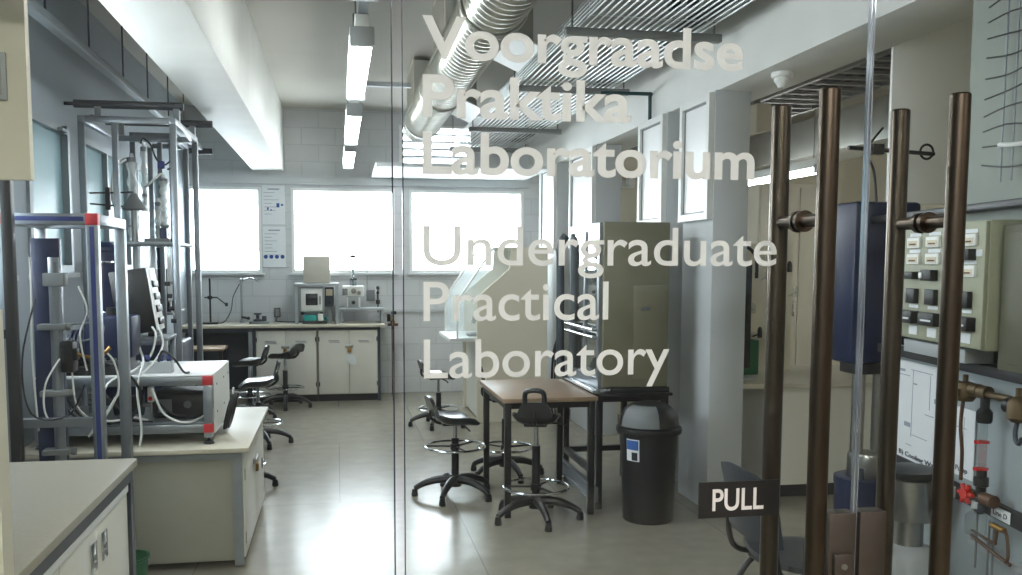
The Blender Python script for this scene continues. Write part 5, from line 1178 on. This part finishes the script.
t = thing('flow_meter', 'clear flow meter tube with red rings on the process board', 'flow meter', tuple(onw(.046, .07, .8)))
p = onw(.046, .075, 0)
build(MB().lathe([(0, .845), (.014, .845), (.014, 1.02), (0, 1.02)], p, 18), 'glass_tube', 'labglass', t)
build(MB().lathe([(0, 1.02), (.024, 1.02), (.028, 1.03), (.028, 1.06), (.016, 1.075), (.016, 1.11), (0, 1.11)], p, 20).lathe([(0, .765), (.018, .765), (.018, .78), (.026, .785), (.026, .815), (.018, .82), (.018, .845), (0, .845)], p, 20), 'end_fitting', 'black', t)
for z in (.945, .845): build(MB().lathe([(.0145, z), (.022, z), (.022, z+.007), (.0145, z+.007)], p, 20).box(p.x-.03, p.x-.018, p.y-.01, p.y+.01, z-.002, z+.009), 'red_ring', 'redp', t)
mb = MB()
for k in range(7): mb.ring(p+Vector((0, 0, .865+.011*k)), .0145, .0006, 'z', 16, 4)
build(mb, 'scale_marks', 'redp', t)
t = thing('ball_valve', 'red handled valve on a brown pipe above the lower strip', 'valve', tuple(onw(0, .07, .78)))
build(MB().cyl(onw(.17, .07, .74), onw(.02, .07, .745), .014).lathe([(0, -.03), (.024, -.03), (.024, .03), (0, .03)], onw(.0, .07, .742), 18, axis='y'), 'pipe', 'rust', t)
mb = MB(); c0 = onw(.085, .11, .745)
mb.lathe([(0, -.012), (.02, -.012), (.02, .012), (0, .012)], c0, 16, axis='x')
for k in range(6):
    a = k*PI/3; mb.cyl(c0, c0+Vector((0, .038*math.cos(a), .038*math.sin(a))), .009, seg=8)
build(mb, 'hand_wheel', 'redp', t); build(MB().cyl(onw(.085, .07, .745), onw(.085, .11, .745), .008), 'spindle', 'brass', t)
build(MB().lathe([(0, .68), (.012, .68), (.022, .69), (.022, .72), (.014, .73), (.014, .76), (0, .76)], p, 18), 'needle_valve', 'dark', t)
t = thing('copper_lines', 'thin copper lines and brass fittings under the lower strip', 'pipework', tuple(onw(-.1, .05, .6)))
build(MB().tube([onw(-.03, .05, .65), onw(-.03, .055, .60), onw(-.015, .055, .588), onw(.14, .05, .588)], .006, 8), 'copper_line', 'rust', t)
build(MB().tube([onw(-.07, .05, .65), onw(-.10, .055, .64), onw(-.115, .055, .57), onw(-.10, .055, .545)], .006, 8), 'copper_line', 'rust', t)
build(MB().tube([onw(-.12, .05, .54), onw(.0, .05, .552), onw(.14, .05, .57)], .007, 8), 'copper_line', 'rust', t)
for a in (-.02, -.045, -.07): build(MB().lathe([(0, -.012), (.011, -.012), (.011, .012), (0, .012)], onw(a, .055, .652), 12, axis='y'), 'fitting', 'brass', t)
for a in (.0, .03, .115): build(MB().cyl(onw(a, .045, .66), onw(a, .045, .45), .004, seg=8), 'thin_wire', 'midgrey', t)
t = thing('sample_bottle', 'clear sample bottle with a pale cap under the red handled valve', 'bottle', tuple(onw(.06, .07, .61)))
q = onw(.05, .085, 0)
build(MB().lathe([(0, .602), (.035, .602), (.037, .61), (.037, .67), (.016, .69), (.016, .70), (0, .70)], q, 22), 'glass_body', 'labglass', t); build(MB().cyl(q+Vector((0, 0, .70)), q+Vector((0, 0, .725)), .019, seg=18), 'cap', 'grey', t)
